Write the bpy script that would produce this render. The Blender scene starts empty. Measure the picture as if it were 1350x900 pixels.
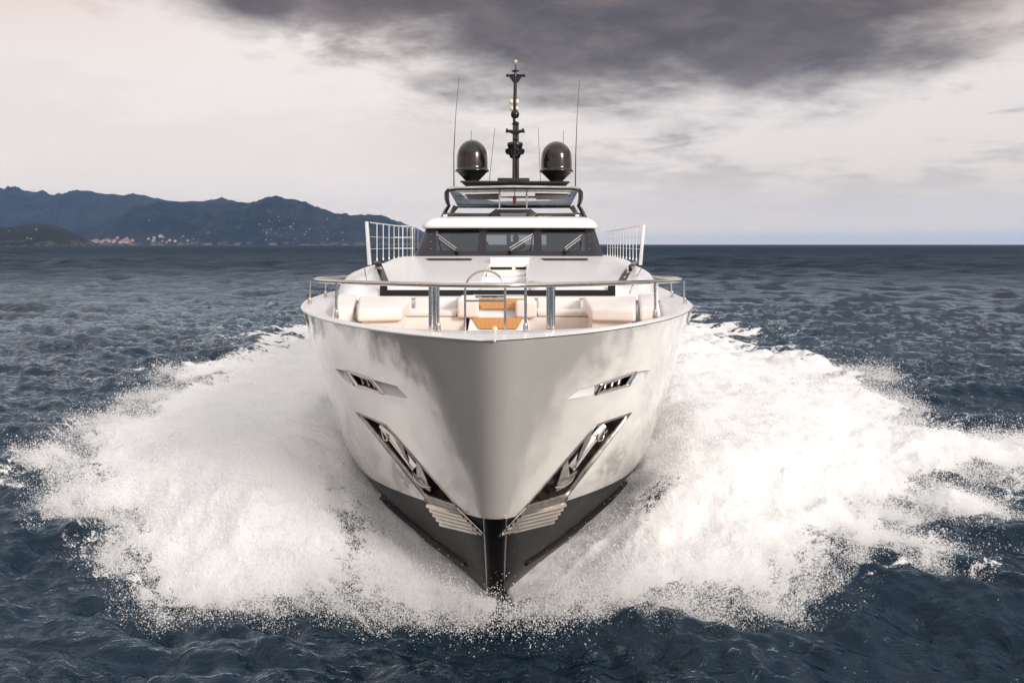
import bpy, bmesh, math, random
import numpy as np
from mathutils import Vector, Matrix
from mathutils.bvhtree import BVHTree

random.seed(7)
rng = np.random.default_rng(11)
C = bpy.context.scene.collection
R = math.radians
# ------------------------------------------------------------------ camera
F, H, CX, CY = 1050.0, 4.75, 675.0, 322.0        # focal length (px of a 1350 px wide frame), eye height, vanishing point
sc = bpy.context.scene
cam_d = bpy.data.cameras.new('camera'); cam = bpy.data.objects.new('camera', cam_d); C.objects.link(cam)
cam_d.lens = 36 * F / 1350; cam_d.sensor_width = 36
cam_d.shift_y = -(450 - CY) / 1350
cam_d.clip_start = 0.1; cam_d.clip_end = 60000
cam.location = (0, 0, H); cam.rotation_euler = (R(90), 0, 0)
sc.camera = cam
# ------------------------------------------------------------------ world, sun, exposure
SUN_AZ, SUN_EL = 138.0, 21.0                     # degrees clockwise from straight ahead; behind the camera, to the right
w = bpy.data.worlds.new("World"); sc.world = w; w.use_nodes = True
wt = w.node_tree; wt.nodes.clear()
class NT:
    """tiny helper to chain math nodes"""
    def __init__(s, t): s.t = t
    def n(s, typ, **k):
        n = s.t.nodes.new(typ)
        for a, b in k.items(): setattr(n, a, b)
        return n
    def l(s, a, b): s.t.links.new(a, b)
    def m(s, op, a, b=None, c=None, clamp=False):
        n = s.n('ShaderNodeMath', operation=op, use_clamp=clamp)
        for i, v in enumerate((a, b, c)):
            if v is None: continue
            if isinstance(v, (int, float)): n.inputs[i].default_value = v
            else: s.l(v, n.inputs[i])
        return n.outputs[0]
    def sm(s, v, a, b, lo=0., hi=1.):
        n = s.n('ShaderNodeMapRange', interpolation_type='SMOOTHSTEP'); s.l(v, n.inputs[0])
        for i, q in enumerate((a, b, lo, hi)):
            if isinstance(q, (int, float)): n.inputs[i+1].default_value = q
            else: s.l(q, n.inputs[i+1])
        return n.outputs[0]
    def mix(s, f, a, b):
        n = s.n('ShaderNodeMix', data_type='RGBA')
        for i, v in ((0, f), (6, a), (7, b)):
            if isinstance(v, (int, float)): n.inputs[i].default_value = v
            elif isinstance(v, tuple): n.inputs[i].default_value = (*v, 1)
            else: s.l(v, n.inputs[i])
        return n.outputs[2]
    def noise(s, vec, scale, detail=5, rough=.55, dist=0., dims='3D'):
        n = s.n('ShaderNodeTexNoise', noise_dimensions=dims); s.l(vec, n.inputs['Vector'])
        n.inputs['Scale'].default_value = scale; n.inputs['Detail'].default_value = detail
        n.inputs['Roughness'].default_value = rough; n.inputs['Distortion'].default_value = dist
        return n.outputs[0]
def srgb(r, g, b):
    f = lambda c: (c/255/12.92) if c/255 <= .04045 else ((c/255+.055)/1.055)**2.4
    return (f(r), f(g), f(b))
k = NT(wt)
out = k.n('ShaderNodeOutputWorld'); bg = k.n('ShaderNodeBackground')
tc = k.n('ShaderNodeTexCoord'); sep = k.n('ShaderNodeSeparateXYZ'); k.l(tc.outputs['Generated'], sep.inputs[0])
dx, dy, dz = sep.outputs
az = k.m('ARCTAN2', dx, dy)                       # 0 ahead, + to the right
el = k.m('ARCSINE', dz)
# cloud-plane coordinates: clouds flatten towards the horizon as a real deck does
den = k.m('ADD', k.m('MAXIMUM', dz, 0.0), .16)
cv = k.n('ShaderNodeCombineXYZ'); k.l(k.m('DIVIDE', dx, den), cv.inputs[0]); k.l(k.m('DIVIDE', dy, den), cv.inputs[1])
n1 = k.noise(cv.outputs[0], 1.3, 10, .6, .2)
mp = k.n('ShaderNodeMapping'); k.l(cv.outputs[0], mp.inputs[0]); mp.inputs['Location'].default_value = (4.2, 1.7, .8)
n2 = k.noise(mp.outputs[0], 3.0, 10, .64, .25)
n3 = k.noise(mp.outputs[0], .55, 4, .5, .2)
def blob(a0, e0, ra, re_):
    u = k.m('DIVIDE', k.m('SUBTRACT', az, a0), ra); v = k.m('DIVIDE', k.m('SUBTRACT', el, e0), re_)
    r = k.m('SQRT', k.m('ADD', k.m('MULTIPLY', u, u), k.m('MULTIPLY', v, v)))
    return k.m('SUBTRACT', 1.0, r)
# the big dark cloud ahead and to the right, its thinner left arm, and a small dark rag above left
b1 = blob(.19, .30, .36, .12)
b2 = blob(.42, .34, .44, .085)
b3 = blob(-.02, .335, .34, .075)
b4 = blob(-.31, .285, .13, .055)
b5 = blob(-.22, .345, .30, .13); b6 = blob(.62, .335, .30, .06)
bm_ = k.m('MAXIMUM', k.m('MAXIMUM', b1, k.m('MAXIMUM', b2, b6)), k.m('MAXIMUM', b3, k.m('SUBTRACT', b4, .5)))
nz = k.m('ADD', k.m('MULTIPLY', k.m('SUBTRACT', n1, .5), 1.5), k.m('MULTIPLY', k.m('SUBTRACT', n2, .5), .8))
dark = k.sm(k.m('ADD', bm_, nz), -.46, .34)
# mid-grey streets of cloud over the whole deck
mid = k.m('MULTIPLY', k.sm(k.m('ADD', n3, k.m('MULTIPLY', k.m('SUBTRACT', n2, .5), .6)), .46, .62), k.sm(el, .02, .14))
right = k.sm(az, -.25, .35)
mid = k.m('MULTIPLY', mid, k.m('ADD', .1, k.m('MULTIPLY', right, .8)))
lightc = k.mix(right, srgb(236, 226, 219), srgb(229, 220, 214))
hor = k.mix(right, srgb(244, 229, 214), (.80, .69, .56))
c0 = k.mix(k.sm(el, .0, .17), hor, lightc)
# low bank of small clouds on the horizon to the right
mh = k.n('ShaderNodeCombineXYZ'); k.l(k.m('MULTIPLY', az, 9.), mh.inputs[0]); k.l(k.m('MULTIPLY', el, 55.), mh.inputs[1])
nh = k.noise(mh.outputs[0], 1.0, 5, .6, .3)
bank = k.m('MULTIPLY', k.m('MULTIPLY', k.sm(k.m('ADD', nh, k.m('MULTIPLY', el, -3.)), .38, .55), k.sm(el, .045, .02)), k.m('MULTIPLY', right, .75))
bank = k.m('MULTIPLY', bank, k.sm(el, .003, .012))
c0 = k.mix(bank, c0, srgb(222, 214, 210))
bl = k.m('MULTIPLY', k.m('MULTIPLY', k.sm(el, .02, .006), k.sm(el, -.01, .004)), k.m('MULTIPLY', right, .5))
c0 = k.mix(bl, c0, srgb(165, 178, 198))
c1 = k.mix(mid, c0, srgb(166, 154, 150))
warm = k.m('MULTIPLY', k.sm(k.m('ABSOLUTE', az), .28, .62), k.sm(el, .17, .33))
c1 = k.mix(k.m('MULTIPLY', warm, .8), c1, srgb(214, 186, 172))
dk = k.mix(k.sm(n2, .35, .7), srgb(66, 57, 56), srgb(108, 96, 93))
wisp = k.m('MULTIPLY', k.sm(k.m('ADD', b5, k.m('MULTIPLY', k.m('SUBTRACT', n2, .5), 2.6)), .0, .8), .62)
c1 = k.mix(wisp, c1, srgb(138, 122, 117))
c2 = k.mix(k.m('MULTIPLY', dark, .95), c1, dk)
# overhead and behind the camera: an even bright-grey deck, brighter and warmer round the hidden sun
up = k.sm(el, .42, .75)
c3 = k.mix(k.m('MULTIPLY', up, .9), c2, (.92, .93, .96))
sd = (math.sin(R(SUN_AZ))*math.cos(R(SUN_EL)), math.cos(R(SUN_AZ))*math.cos(R(SUN_EL)), math.sin(R(SUN_EL)))
dot = k.m('ADD', k.m('ADD', k.m('MULTIPLY', dx, sd[0]), k.m('MULTIPLY', dy, sd[1])), k.m('MULTIPLY', dz, sd[2]))
c4 = k.mix(k.sm(dot, .55, 1.0), c3, (1.2, 1.08, .97))
sky = k.n('ShaderNodeTexSky', sky_type='NISHITA'); sky.sun_disc = False
sky.sun_elevation = R(SUN_EL); sky.sun_rotation = R(SUN_AZ)
ns = k.n('ShaderNodeVectorMath', operation='SCALE'); k.l(sky.outputs[0], ns.inputs[0]); ns.inputs['Scale'].default_value = .05
fin = k.mix(.95, ns.outputs[0], c4)
k.l(fin, bg.inputs[0]); bg.inputs[1].default_value = 1.0; k.l(bg.outputs[0], out.inputs[0])

sl = bpy.data.lights.new('sun', 'SUN'); sun = bpy.data.objects.new('sun', sl); C.objects.link(sun)
sl.energy = 2.3; sl.angle = R(14); sl.color = (1.0, .93, .87)
sun.rotation_euler = Vector(sd).to_track_quat('Z', 'Y').to_euler()
sun.location = (20, -20, 30)

sc.view_settings.view_transform = 'Standard'; sc.view_settings.look = 'None'
sc.view_settings.exposure = 0.25; sc.view_settings.gamma = 1.0; sc.view_settings.use_curve_mapping = False
cy = sc.cycles
cy.max_bounces = 10; cy.transparent_max_bounces = 24; cy.diffuse_bounces = 4; cy.glossy_bounces = 4; cy.volume_bounces = 1
cy.use_denoising = True; cy.caustics_reflective = False; cy.caustics_refractive = False
cy.sample_clamp_indirect = 6.0

# ------------------------------------------------------------------ materials
def drop_mat():
    m = bpy.data.materials.new('spray_droplets'); m.use_nodes = True; t = m.node_tree; t.nodes.clear(); q = NT(t)
    o = q.n('ShaderNodeOutputMaterial'); a = q.n('ShaderNodeBsdfDiffuse'); b = q.n('ShaderNodeBsdfTranslucent'); c = q.n('ShaderNodeMixShader')
    a.inputs[0].default_value = (.97, .97, .97, 1); b.inputs[0].default_value = (.97, .97, .97, 1); c.inputs[0].default_value = .45
    q.l(a.outputs[0], c.inputs[1]); q.l(b.outputs[0], c.inputs[2]); q.l(c.outputs[0], o.inputs[0]); return m
def mat(name, col, rough=.5, metal=0., coat=0., spec=.5, bump=None, var=None, coat_rough=.03, sheen=0.):
    m = bpy.data.materials.new(name); m.use_nodes = True
    t = m.node_tree; b = t.nodes['Principled BSDF']; q = NT(t)
    b.inputs['Base Color'].default_value = (*col, 1); b.inputs['Roughness'].default_value = rough
    b.inputs['Metallic'].default_value = metal; b.inputs['Coat Weight'].default_value = coat
    b.inputs['Coat Roughness'].default_value = coat_rough; b.inputs['Specular IOR Level'].default_value = spec
    b.inputs['Sheen Weight'].default_value = sheen
    g = q.n('ShaderNodeNewGeometry')
    if var:      # (scale, amount) slow colour wander
        n = q.noise(g.outputs['Position'], var[0], 4, .6)
        c = q.mix(q.m('MULTIPLY', q.sm(n, .35, .65), 1.0), tuple(x*(1-var[1]) for x in col), tuple(min(1, x*(1+var[1]*.5)) for x in col))
        q.l(c, b.inputs['Base Color'])
        q.l(q.m('ADD', rough, q.m('MULTIPLY', q.m('SUBTRACT', n, .5), min(.25, rough))), b.inputs['Roughness'])
    if bump:     # (scale, distance)
        n = q.noise(g.outputs['Position'], bump[0], 3, .6)
        bp = q.n('ShaderNodeBump'); bp.inputs['Strength'].default_value = 1; bp.inputs['Distance'].default_value = bump[1]
        q.l(n, bp.inputs['Height']); q.l(bp.outputs[0], b.inputs['Normal'])
    return m
M = {}
M['hull'] = mat('hull_paint', (.83, .80, .745), .09, metal=.33, coat=1.0, spec=.5, bump=(.9, .004))
M['white'] = mat('white_gelcoat', (.78, .77, .76), .32, coat=.3, coat_rough=.12)
M['deck'] = mat('nonslip_deck', (.66, .645, .64), .55, bump=(300, .0008), var=(2, .05))
M['steel'] = mat('polished_steel', (.62, .58, .54), .12, metal=1, var=(6, .1))
M['brushed'] = mat('brushed_steel', (.36, .33, .30), .32, metal=1, var=(9, .3))
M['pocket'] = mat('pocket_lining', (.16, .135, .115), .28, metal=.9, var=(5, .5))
M['anchor'] = mat('anchor_steel', (.40, .37, .34), .3, metal=1, var=(7, .35))
M['ribsteel'] = mat('rib_steel', (.72, .68, .63), .25, metal=1)
M['alu'] = mat('satin_aluminium', (.76, .75, .74), .3, metal=.35)
M['bottom'] = mat('antifouling_bottom', (.012, .010, .010), .36, coat=.0, spec=.22, var=(1.6, .3), bump=(3, .01))
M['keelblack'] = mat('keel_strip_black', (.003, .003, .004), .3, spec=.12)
M['black'] = mat('black_gloss', (.010, .009, .010), .25, coat=.15, spec=.35, var=(3, .3))
M['blackmatt'] = mat('black_matt', (.02, .018, .018), .55)
M['bronze'] = mat('dark_metallic_bronze', (.038, .031, .029), .2, metal=.9, coat=.7, coat_rough=.05, var=(3, .15))
M['frame'] = mat('tinted_frame', (.018, .014, .017), .3, spec=.35)
M['cushion'] = mat('cream_upholstery', (.78, .73, .70), .8, bump=(160, .0015), var=(3, .06), sheen=.2)
M['grill'] = mat('grey_panel', (.2, .19, .19), .5)
M['rubber'] = mat('rubber', (.015, .015, .015), .7)
M['ceiling'] = mat('gloss_ceiling', (.6, .58, .57), .12, metal=.2, coat=1, var=(2.2, .18))
M['interior'] = mat('interior_dark', (.09, .085, .085), .6, var=(2, .3))
M['skin'] = mat('skin', (.35, .2, .14), .55); M['shirt'] = mat('shirt_navy', (.03, .035, .05), .8); M['hair'] = mat('hair', (.03, .02, .015), .7)
M['red'] = mat('red_lens', (.45, .02, .02), .2, coat=.5)
M['brass'] = mat('pale_lens', (.75, .66, .5), .15, coat=.6)
def teak():
    m = mat('teak', (.5, .27, .1), .5); t = m.node_tree; q = NT(t); b = t.nodes['Principled BSDF']
    g = q.n('ShaderNodeNewGeometry'); s = q.n('ShaderNodeSeparateXYZ'); q.l(g.outputs['Position'], s.inputs[0])
    mp_ = q.n('ShaderNodeMapping'); q.l(g.outputs['Position'], mp_.inputs[0]); mp_.inputs['Scale'].default_value = (3, 60, 60)
    n = q.noise(mp_.outputs[0], 1.5, 4, .6)
    fr = q.m('FRACT', q.m('MULTIPLY', s.outputs[0], 14))
    c = q.mix(n, (.42, .18, .045), (.62, .31, .095))
    c = q.mix(q.m('LESS_THAN', fr, .05), c, (.25, .12, .05))
    q.l(c, b.inputs['Base Color']); return m
M['teak'] = teak()
def glass(name, tint, refl=.12):
    m = bpy.data.materials.new(name); m.use_nodes = True; t = m.node_tree; t.nodes.clear(); q = NT(t)
    o = q.n('ShaderNodeOutputMaterial'); tr = q.n('ShaderNodeBsdfTransparent'); tr.inputs[0].default_value = (*tint, 1)
    gl = q.n('ShaderNodeBsdfGlossy'); gl.inputs['Roughness'].default_value = .04; gl.inputs[0].default_value = (.9, .93, .95, 1)
    lw = q.n('ShaderNodeLayerWeight'); lw.inputs[0].default_value = .5
    mx = q.n('ShaderNodeMixShader'); q.l(q.m('ADD', q.m('MULTIPLY', q.m('POWER', lw.outputs['Facing'], 4.), .8), refl, clamp=True), mx.inputs[0])
    q.l(tr.outputs[0], mx.inputs[1]); q.l(gl.outputs[0], mx.inputs[2]); q.l(mx.outputs[0], o.inputs[0]); return m
M['glass'] = glass('tinted_windscreen', (.28, .30, .32), .09)
M['plex'] = glass('clear_screen', (.55, .56, .58), .2)
def emit(name, col, s):
    m = bpy.data.materials.new(name); m.use_nodes = True; b = m.node_tree.nodes['Principled BSDF']
    b.inputs['Emission Color'].default_value = (*col, 1); b.inputs['Emission Strength'].default_value = s
    b.inputs['Base Color'].default_value = (*col, 1); return m
M['led'] = emit('warm_led', (1, .55, .15), 14)

# ------------------------------------------------------------------ mesh helpers
def P(px, py, Y): return Vector(((px-CX)/F*Y, Y, H-(py-CY)/F*Y))
CXT = ([0, 8, 10, 14, 16, 19, 24, 30, 60], [-.17, -.175, -.21, -.253, -.245, -.10, .06, .10, .10])
def cx(Y): return float(np.interp(Y, *CXT))
class MB:
    def __init__(s): s.v = []; s.f = []; s.sm = []
    def add(s, vs, fs, smooth=False):
        b = len(s.v); s.v += [tuple(v) for v in vs]; s.f += [tuple(b+i for i in f) for f in fs]; s.sm += [smooth]*len(fs); return s
    def box(s, x0, x1, y0, y1, z0, z1):
        vs = [(x, y, z) for x in (x0, x1) for y in (y0, y1) for z in (z0, z1)]
        return s.add(vs, [(0,1,3,2),(4,6,7,5),(0,4,5,1),(2,3,7,6),(0,2,6,4),(1,5,7,3)])
    def hexa(s, a, b):     # two quads (lists of 4) joined into a solid
        vs = list(a)+list(b)
        return s.add(vs, [(3,2,1,0),(4,5,6,7)]+[(i,(i+1)%4,4+(i+1)%4,4+i) for i in range(4)])
    def prism(s, poly, off):   # polygon of 3d points extruded by vector off
        n = len(poly); vs = [Vector(p) for p in poly]; vs += [p+Vector(off) for p in vs]
        return s.add(vs, [tuple(range(n))[::-1], tuple(range(n, 2*n))]+[(i,(i+1)%n,n+(i+1)%n,n+i) for i in range(n)])
    def tube(s, pts, r, seg=10, closed=False, caps=True):
        pts = [Vector(p) for p in pts]; n = len(pts); rs = r if isinstance(r, (list, tuple)) else [r]*n
        vs = []; up = None
        for i, p in enumerate(pts):
            a = pts[(i-1) % n] if (closed or i) else p; b = pts[(i+1) % n] if (closed or i < n-1) else p
            d = (b-a).normalized() if (b-a).length > 0 else Vector((0,0,1))
            if up is None: up = Vector((0,0,1)) if abs(d.z) < .9 else Vector((0,1,0))
            u = (up-d*up.dot(d)).normalized(); up = u; v_ = d.cross(u)
            for j in range(seg):
                t = 2*math.pi*j/seg; vs.append(p+(u*math.cos(t)+v_*math.sin(t))*rs[i])
        fs = []
        for i in range(n if closed else n-1):
            for j in range(seg):
                a = i*seg+j; b = i*seg+(j+1) % seg; i2 = (i+1) % n; fs.append((a, b, i2*seg+(j+1) % seg, i2*seg+j))
        s.add(vs, fs, True)
        if caps and not closed:
            s.add(vs[:seg], [tuple(range(seg))[::-1]]); s.add(vs[-seg:], [tuple(range(seg))])
        return s
    def lathe(s, prof, c, seg=32, sx=1., sy=1.):
        vs = [(c[0]+r*sx*math.cos(2*math.pi*j/seg), c[1]+r*sy*math.sin(2*math.pi*j/seg), c[2]+z) for r, z in prof for j in range(seg)]
        fs = [(i*seg+j, i*seg+(j+1) % seg, (i+1)*seg+(j+1) % seg, (i+1)*seg+j) for i in range(len(prof)-1) for j in range(seg)]
        return s.add(vs, fs, True)
    def grid(s, pts, nu, nv, smooth=True, keep=None, flip=False):
        fs = []
        for i in range(nu-1):
            for j in range(nv-1):
                if keep and not keep(i, j): continue
                f = (i*nv+j, (i+1)*nv+j, (i+1)*nv+j+1, i*nv+j+1); fs.append(f[::-1] if flip else f)
        return s.add(pts, fs, smooth)
ORG = {}
def link(name, me, m=None, parent=None):
    o = bpy.data.objects.new(name, me); C.objects.link(o)
    if m: me.materials.append(m)
    if parent:
        o.parent = parent; L = ORG[parent.name]; me.transform(Matrix.Translation(-L)); ORG[o.name] = L
    else: ORG[o.name] = Vector((0,0,0))
    return o
def obj(name, mb, m, parent=None, bevel=0, seg=2, warp=True, solid=0, smooth=None):
    """one mesh object; vertex x is measured from the yacht's centreline when warp is on"""
    vs = [(x+cx(y), y, z) for x, y, z in mb.v] if warp else mb.v
    me = bpy.data.meshes.new(name); me.from_pydata(vs, [], mb.f); me.validate(); 
    if len(me.polygons) == len(mb.sm): me.polygons.foreach_set('use_smooth', mb.sm if smooth is None else [smooth]*len(mb.sm))
    b = bmesh.new(); b.from_mesh(me); bmesh.ops.recalc_face_normals(b, faces=b.faces)
    if bevel:
        bmesh.ops.remove_doubles(b, verts=b.verts, dist=1e-5)
        es = [e for e in b.edges if len(e.link_faces) == 2 and e.calc_face_angle(0) > .5]
        bmesh.ops.bevel(b, geom=es, offset=bevel, segments=seg, profile=.6, affect='EDGES', clamp_overlap=True)
        for f in b.faces: f.smooth = True
    b.to_mesh(me); b.free()
    if bevel: me.set_sharp_from_angle(angle=R(50))
    o = link(name, me, m, parent)
    if solid:
        md = o.modifiers.new('thickness', 'SOLIDIFY'); md.thickness = solid; md.offset = -1
    return o
def tag(o, label=None, cat=None, group=None, kind=None):
    for a, b in (('label', label), ('category', cat), ('group', group), ('kind', kind)):
        if b: o[a] = b
    return o
def empty(name, loc, label, cat, group=None):
    o = bpy.data.objects.new(name, None); C.objects.link(o); o.location = loc; ORG[o.name] = Vector(loc)
    return tag(o, label, cat, group)
def ss(x, a, b): t = np.clip((x-a)/(b-a), 0, 1); return t*t*(3-2*t)
# value noise (numpy)
_tab = rng.random((256, 256)).astype(np.float32)
def vnoise(x, y):
    xi = np.floor(x).astype(np.int64); yi = np.floor(y).astype(np.int64); fx = x-xi; fy = y-yi
    fx = fx*fx*(3-2*fx); fy = fy*fy*(3-2*fy)
    g = lambda a, b: _tab[a & 255, b & 255]
    return (g(xi, yi)*(1-fx)+g(xi+1, yi)*fx)*(1-fy)+(g(xi, yi+1)*(1-fx)+g(xi+1, yi+1)*fx)*fy
def fbm(x, y, o=5, g=.5):
    s = 0; a = 1; t = 0
    for i in range(o): s = s+a*vnoise(x*2**i+17.3*i, y*2**i+9.1*i); t += a; a *= g
    return s/t

# ------------------------------------------------------------------ sea surface
_wr = np.random.default_rng(5)
NW = 120
WL = np.exp(_wr.uniform(math.log(.26), math.log(9), NW))
WD = R(205) + _wr.normal(0, .55, NW)              # running towards the camera and to the left
WK = 2*np.pi/WL; WP = _wr.uniform(0, 2*np.pi, NW)
WA = .0088*WL**.74*_wr.uniform(.5, 1.3, NW)
WA[WL > 6] *= .75; WA[WL < 1.5] *= 1.25
SL = np.exp(_wr.uniform(math.log(7), math.log(60), 60)); SD = R(200)+_wr.normal(0, .7, 60); SP = _wr.uniform(0, 6.28, 60)
def waves(X, Y, sp):
    z = np.zeros_like(X)
    gust = .75+.5*fbm(X/9+50, Y/9+50, 3)
    for a, l, kk, d, p in zip(WA, WL, WK, WD, WP):
        ph = kk*(X*math.sin(d)+Y*math.cos(d))+p
        att = np.clip((l/sp-2.2)/2.0, 0, 1)
        c = np.sin(ph); z += a*att*(c + .28*np.cos(2*ph))
    rr = np.hypot(X, Y); fw = ss(rr, 70, 260)
    for l, d, p in zip(SL, SD, SP):
        att = np.clip((l/sp-2.0)/2.0, 0, 1)*fw
        z += (.0062 if l < 24 else .0026)*l*att*np.sin(2*np.pi/l*(X*math.sin(d)+Y*math.cos(d))+p)
    return z*gust
azs = np.concatenate([np.linspace(-180, -46, 60, endpoint=False), np.linspace(-46, 46, 1050), np.linspace(46, 180, 60)[1:]])
invr = np.linspace(1/8.0, 1/1400., 900)            # even in 1/r: fine near, coarse far
rs = np.concatenate([np.geomspace(.4, 7.7, 14), 1/invr, np.geomspace(1600, 13000, 30)])
def sea_patch():
    A, RR = np.meshgrid(np.radians(azs), rs, indexing='ij')
    X = RR*np.sin(A); Y = RR*np.cos(A)
    sp = np.maximum(np.gradient(rs)[None, :]*.55, RR*R(92/1050)) + np.zeros_like(X)
    sp[:60] = 3.0; sp[-59:] = 3.0
    Z = waves(X, Y, sp)
    return X, Y, Z
def np_mesh(name, V, faces, m, smooth=True, attrs=None):
    me = bpy.data.meshes.new(name); me.vertices.add(len(V)); me.vertices.foreach_set('co', V.astype(np.float32).ravel())
    if faces is not None:
        n = len(faces); me.loops.add(n*4); me.loops.foreach_set('vertex_index', faces.astype(np.int32).ravel())
        me.polygons.add(n); me.polygons.foreach_set('loop_start', np.arange(0, n*4, 4, dtype=np.int32))
        me.update(calc_edges=True); me.polygons.foreach_set('use_smooth', np.full(n, smooth))
    for a, v in (attrs or {}).items():
        t = me.attributes.new(a, 'FLOAT', 'POINT'); t.data.foreach_set('value', v.astype(np.float32).ravel())
    me.update()
    return link(name, me, m)
def quads(nu, nv):
    i, j = np.meshgrid(np.arange(nu-1), np.arange(nv-1), indexing='ij'); a = (i*nv+j).ravel()
    return np.stack([a, a+1, a+nv+1, a+nv], 1)
def sea_mat():
    m = bpy.data.materials.new('sea_water'); m.use_nodes = True; t = m.node_tree; q = NT(t); b = t.nodes['Principled BSDF']
    g = q.n('ShaderNodeNewGeometry'); pos = g.outputs['Position']
    ln = q.n('ShaderNodeVectorMath', operation='LENGTH'); q.l(pos, ln.inputs[0]); r = ln.outputs['Value']
    mp_ = q.n('ShaderNodeMapping'); q.l(pos, mp_.inputs[0]); mp_.inputs['Scale'].default_value = (.8, 1.25, 1); mp_.inputs['Rotation'].default_value = (0, 0, R(-18))
    a = q.noise(mp_.outputs[0], 2.2, 5, .62, .6)
    c = q.noise(mp_.outputs[0], .35, 6, .68, .4)
    d = q.noise(mp_.outputs[0], .045, 6, .7, .3)
    far = q.sm(r, 25., 200.); vfar = q.sm(r, 120., 700.)
    cat = q.noise(pos, .013, 5, .62, .4); cat2 = q.noise(mp_.outputs[0], .11, 6, .68, .3)
    h = q.m('ADD', q.m('MULTIPLY', a, .10), q.m('MULTIPLY', c, q.m('ADD', .10, q.m('MULTIPLY', far, .9))))
    h = q.m('ADD', h, q.m('MULTIPLY', d, q.m('MULTIPLY', vfar, 9.)))
    bp = q.n('ShaderNodeBump'); bp.inputs['Strength'].default_value = 1.; bp.inputs['Distance'].default_value = 1.
    q.l(h, bp.inputs['Height'])
    t.nodes.remove(b); o = [x for x in t.nodes if x.type == 'OUTPUT_MATERIAL'][0]
    df = q.n('ShaderNodeBsdfDiffuse'); gl = q.n('ShaderNodeBsdfGlossy'); mx = q.n('ShaderNodeMixShader'); fr = q.n('ShaderNodeFresnel'); fr.inputs[0].default_value = 1.34
    q.l(bp.outputs[0], gl.inputs['Normal']); q.l(bp.outputs[0], fr.inputs['Normal']); q.l(bp.outputs[0], df.inputs['Normal'])
    n = q.noise(pos, .02, 4, .6)
    q.l(q.mix(n, (.002, .009, .020), (.004, .015, .029)), df.inputs[0])
    gl.inputs[0].default_value = (.72, .87, 1.0, 1)
    q.l(q.m('ADD', .07, q.m('MULTIPLY', far, .16)), gl.inputs['Roughness'])
    # steep little waves that hide one another keep the mean reflection of a far sea low; cat's-paws vary it
    cap = q.m('ADD', q.m('SUBTRACT', 1.15, q.m('MULTIPLY', far, .80)), q.m('ADD', q.m('MULTIPLY', q.m('SUBTRACT', cat, .5), .12), q.m('MULTIPLY', q.m('SUBTRACT', cat2, .5), 1.1)))
    q.l(q.m('MULTIPLY', fr.outputs[0], cap, clamp=True), mx.inputs[0]); q.l(df.outputs[0], mx.inputs[1]); q.l(gl.outputs[0], mx.inputs[2]); q.l(mx.outputs[0], o.inputs[0])
    return m
M['sea'] = sea_mat()
X, Y, Z = sea_patch()
tag(np_mesh('sea', np.stack([X.ravel(), Y.ravel(), Z.ravel()], 1), quads(len(azs), len(rs))[:, ::-1], M['sea']), kind='structure')

# ------------------------------------------------------------------ hills, far shore
def hill_mat(name, c1, c2, rock):
    m = bpy.data.materials.new(name); m.use_nodes = True; t = m.node_tree; q = NT(t); b = t.nodes['Principled BSDF']
    g = q.n('ShaderNodeNewGeometry'); pos = g.outputs['Position']; s = q.n('ShaderNodeSeparateXYZ'); q.l(pos, s.inputs[0])
    n = q.noise(pos, .004, 8, .62, .5); n2_ = q.noise(pos, .018, 6, .7, .2)
    c = q.mix(q.sm(n, .42, .6), c1, c2)
    c = q.mix(q.m('MULTIPLY', q.sm(n2_, .58, .66), .5), c, (.10, .085, .05))
    rk = q.m('MULTIPLY', q.sm(q.m('ADD', s.outputs[2], q.m('MULTIPLY', n2_, 120.)), 95., 60.), q.sm(n2_, .48, .6))
    c = q.mix(q.m('MULTIPLY', rk, rock), c, (.36, .30, .25))
    q.l(c, b.inputs['Base Color']); b.inputs['Roughness'].default_value = .9; b.inputs['Specular IOR Level'].default_value = .1
    bp = q.n('ShaderNodeBump'); bp.inputs['Distance'].default_value = 30; q.l(n2_, bp.inputs['Height']); q.l(bp.outputs[0], b.inputs['Normal'])
    return m
def hill(name, prof, Y0, Y1, Yc, m, nx=700, ny=70, seed=0., rough=.1, kk=1.):
    """ridge whose skyline passes through the measured profile; rises from the shore at Y0 to the crest at Yc, falls to Y1"""
    xs = np.array([p[0] for p in prof], float); ys = np.array([p[1] for p in prof], float)
    px = np.linspace(xs[0], xs[-1], nx); Yv = np.linspace(Y0, Y1, ny)
    PX, YY = np.meshgrid(px, Yv, indexing='ij'); XX = (PX-CX)/F*Yc*(.35+.65*YY/Yc)
    hz = (CY-np.interp(px, xs, ys))/F*Yc
    hz = hz+(fbm(px/14+seed, px*0+seed, 5, .6)-.5)*hz*.05
    hz = np.clip(hz, -5, None)[:, None]
    t = (YY-Y0)/(Yc-Y0)
    up_ = np.where(t <= 1, np.sin(np.clip(t, 0, 1)*np.pi/2)**.9, np.cos(np.clip((YY-Yc)/(Y1-Yc), 0, 1)*np.pi/2))
    rav = fbm(XX/260+seed, YY/420+seed*2, 6, .55)-.5
    sp = 1-np.abs(2*fbm(XX/420+seed*3, YY/900+3, 4, .5)-1)*2          # spurs running down to the sea
    mod = 1+(rav*1.9+(sp-.6)*.95)*np.clip(1-t, 0, 1)*np.clip(t*6, 0, 1)
    Z = hz*up_*mod - 4*(t <= .004) + H*np.minimum(t, 1)
    V = np.stack([XX.ravel(), YY.ravel(), Z.ravel()], 1)
    o = np_mesh(name, V, quads(nx, ny)[:, ::-1], m); tag(o, kind='structure'); return o
M['hill'] = hill_mat('wooded_hill', (.007, .012, .014), (.022, .027, .020), .8)
M['hillnear'] = hill_mat('scrubby_headland', (.012, .016, .013), (.022, .024, .016), .55)
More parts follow.
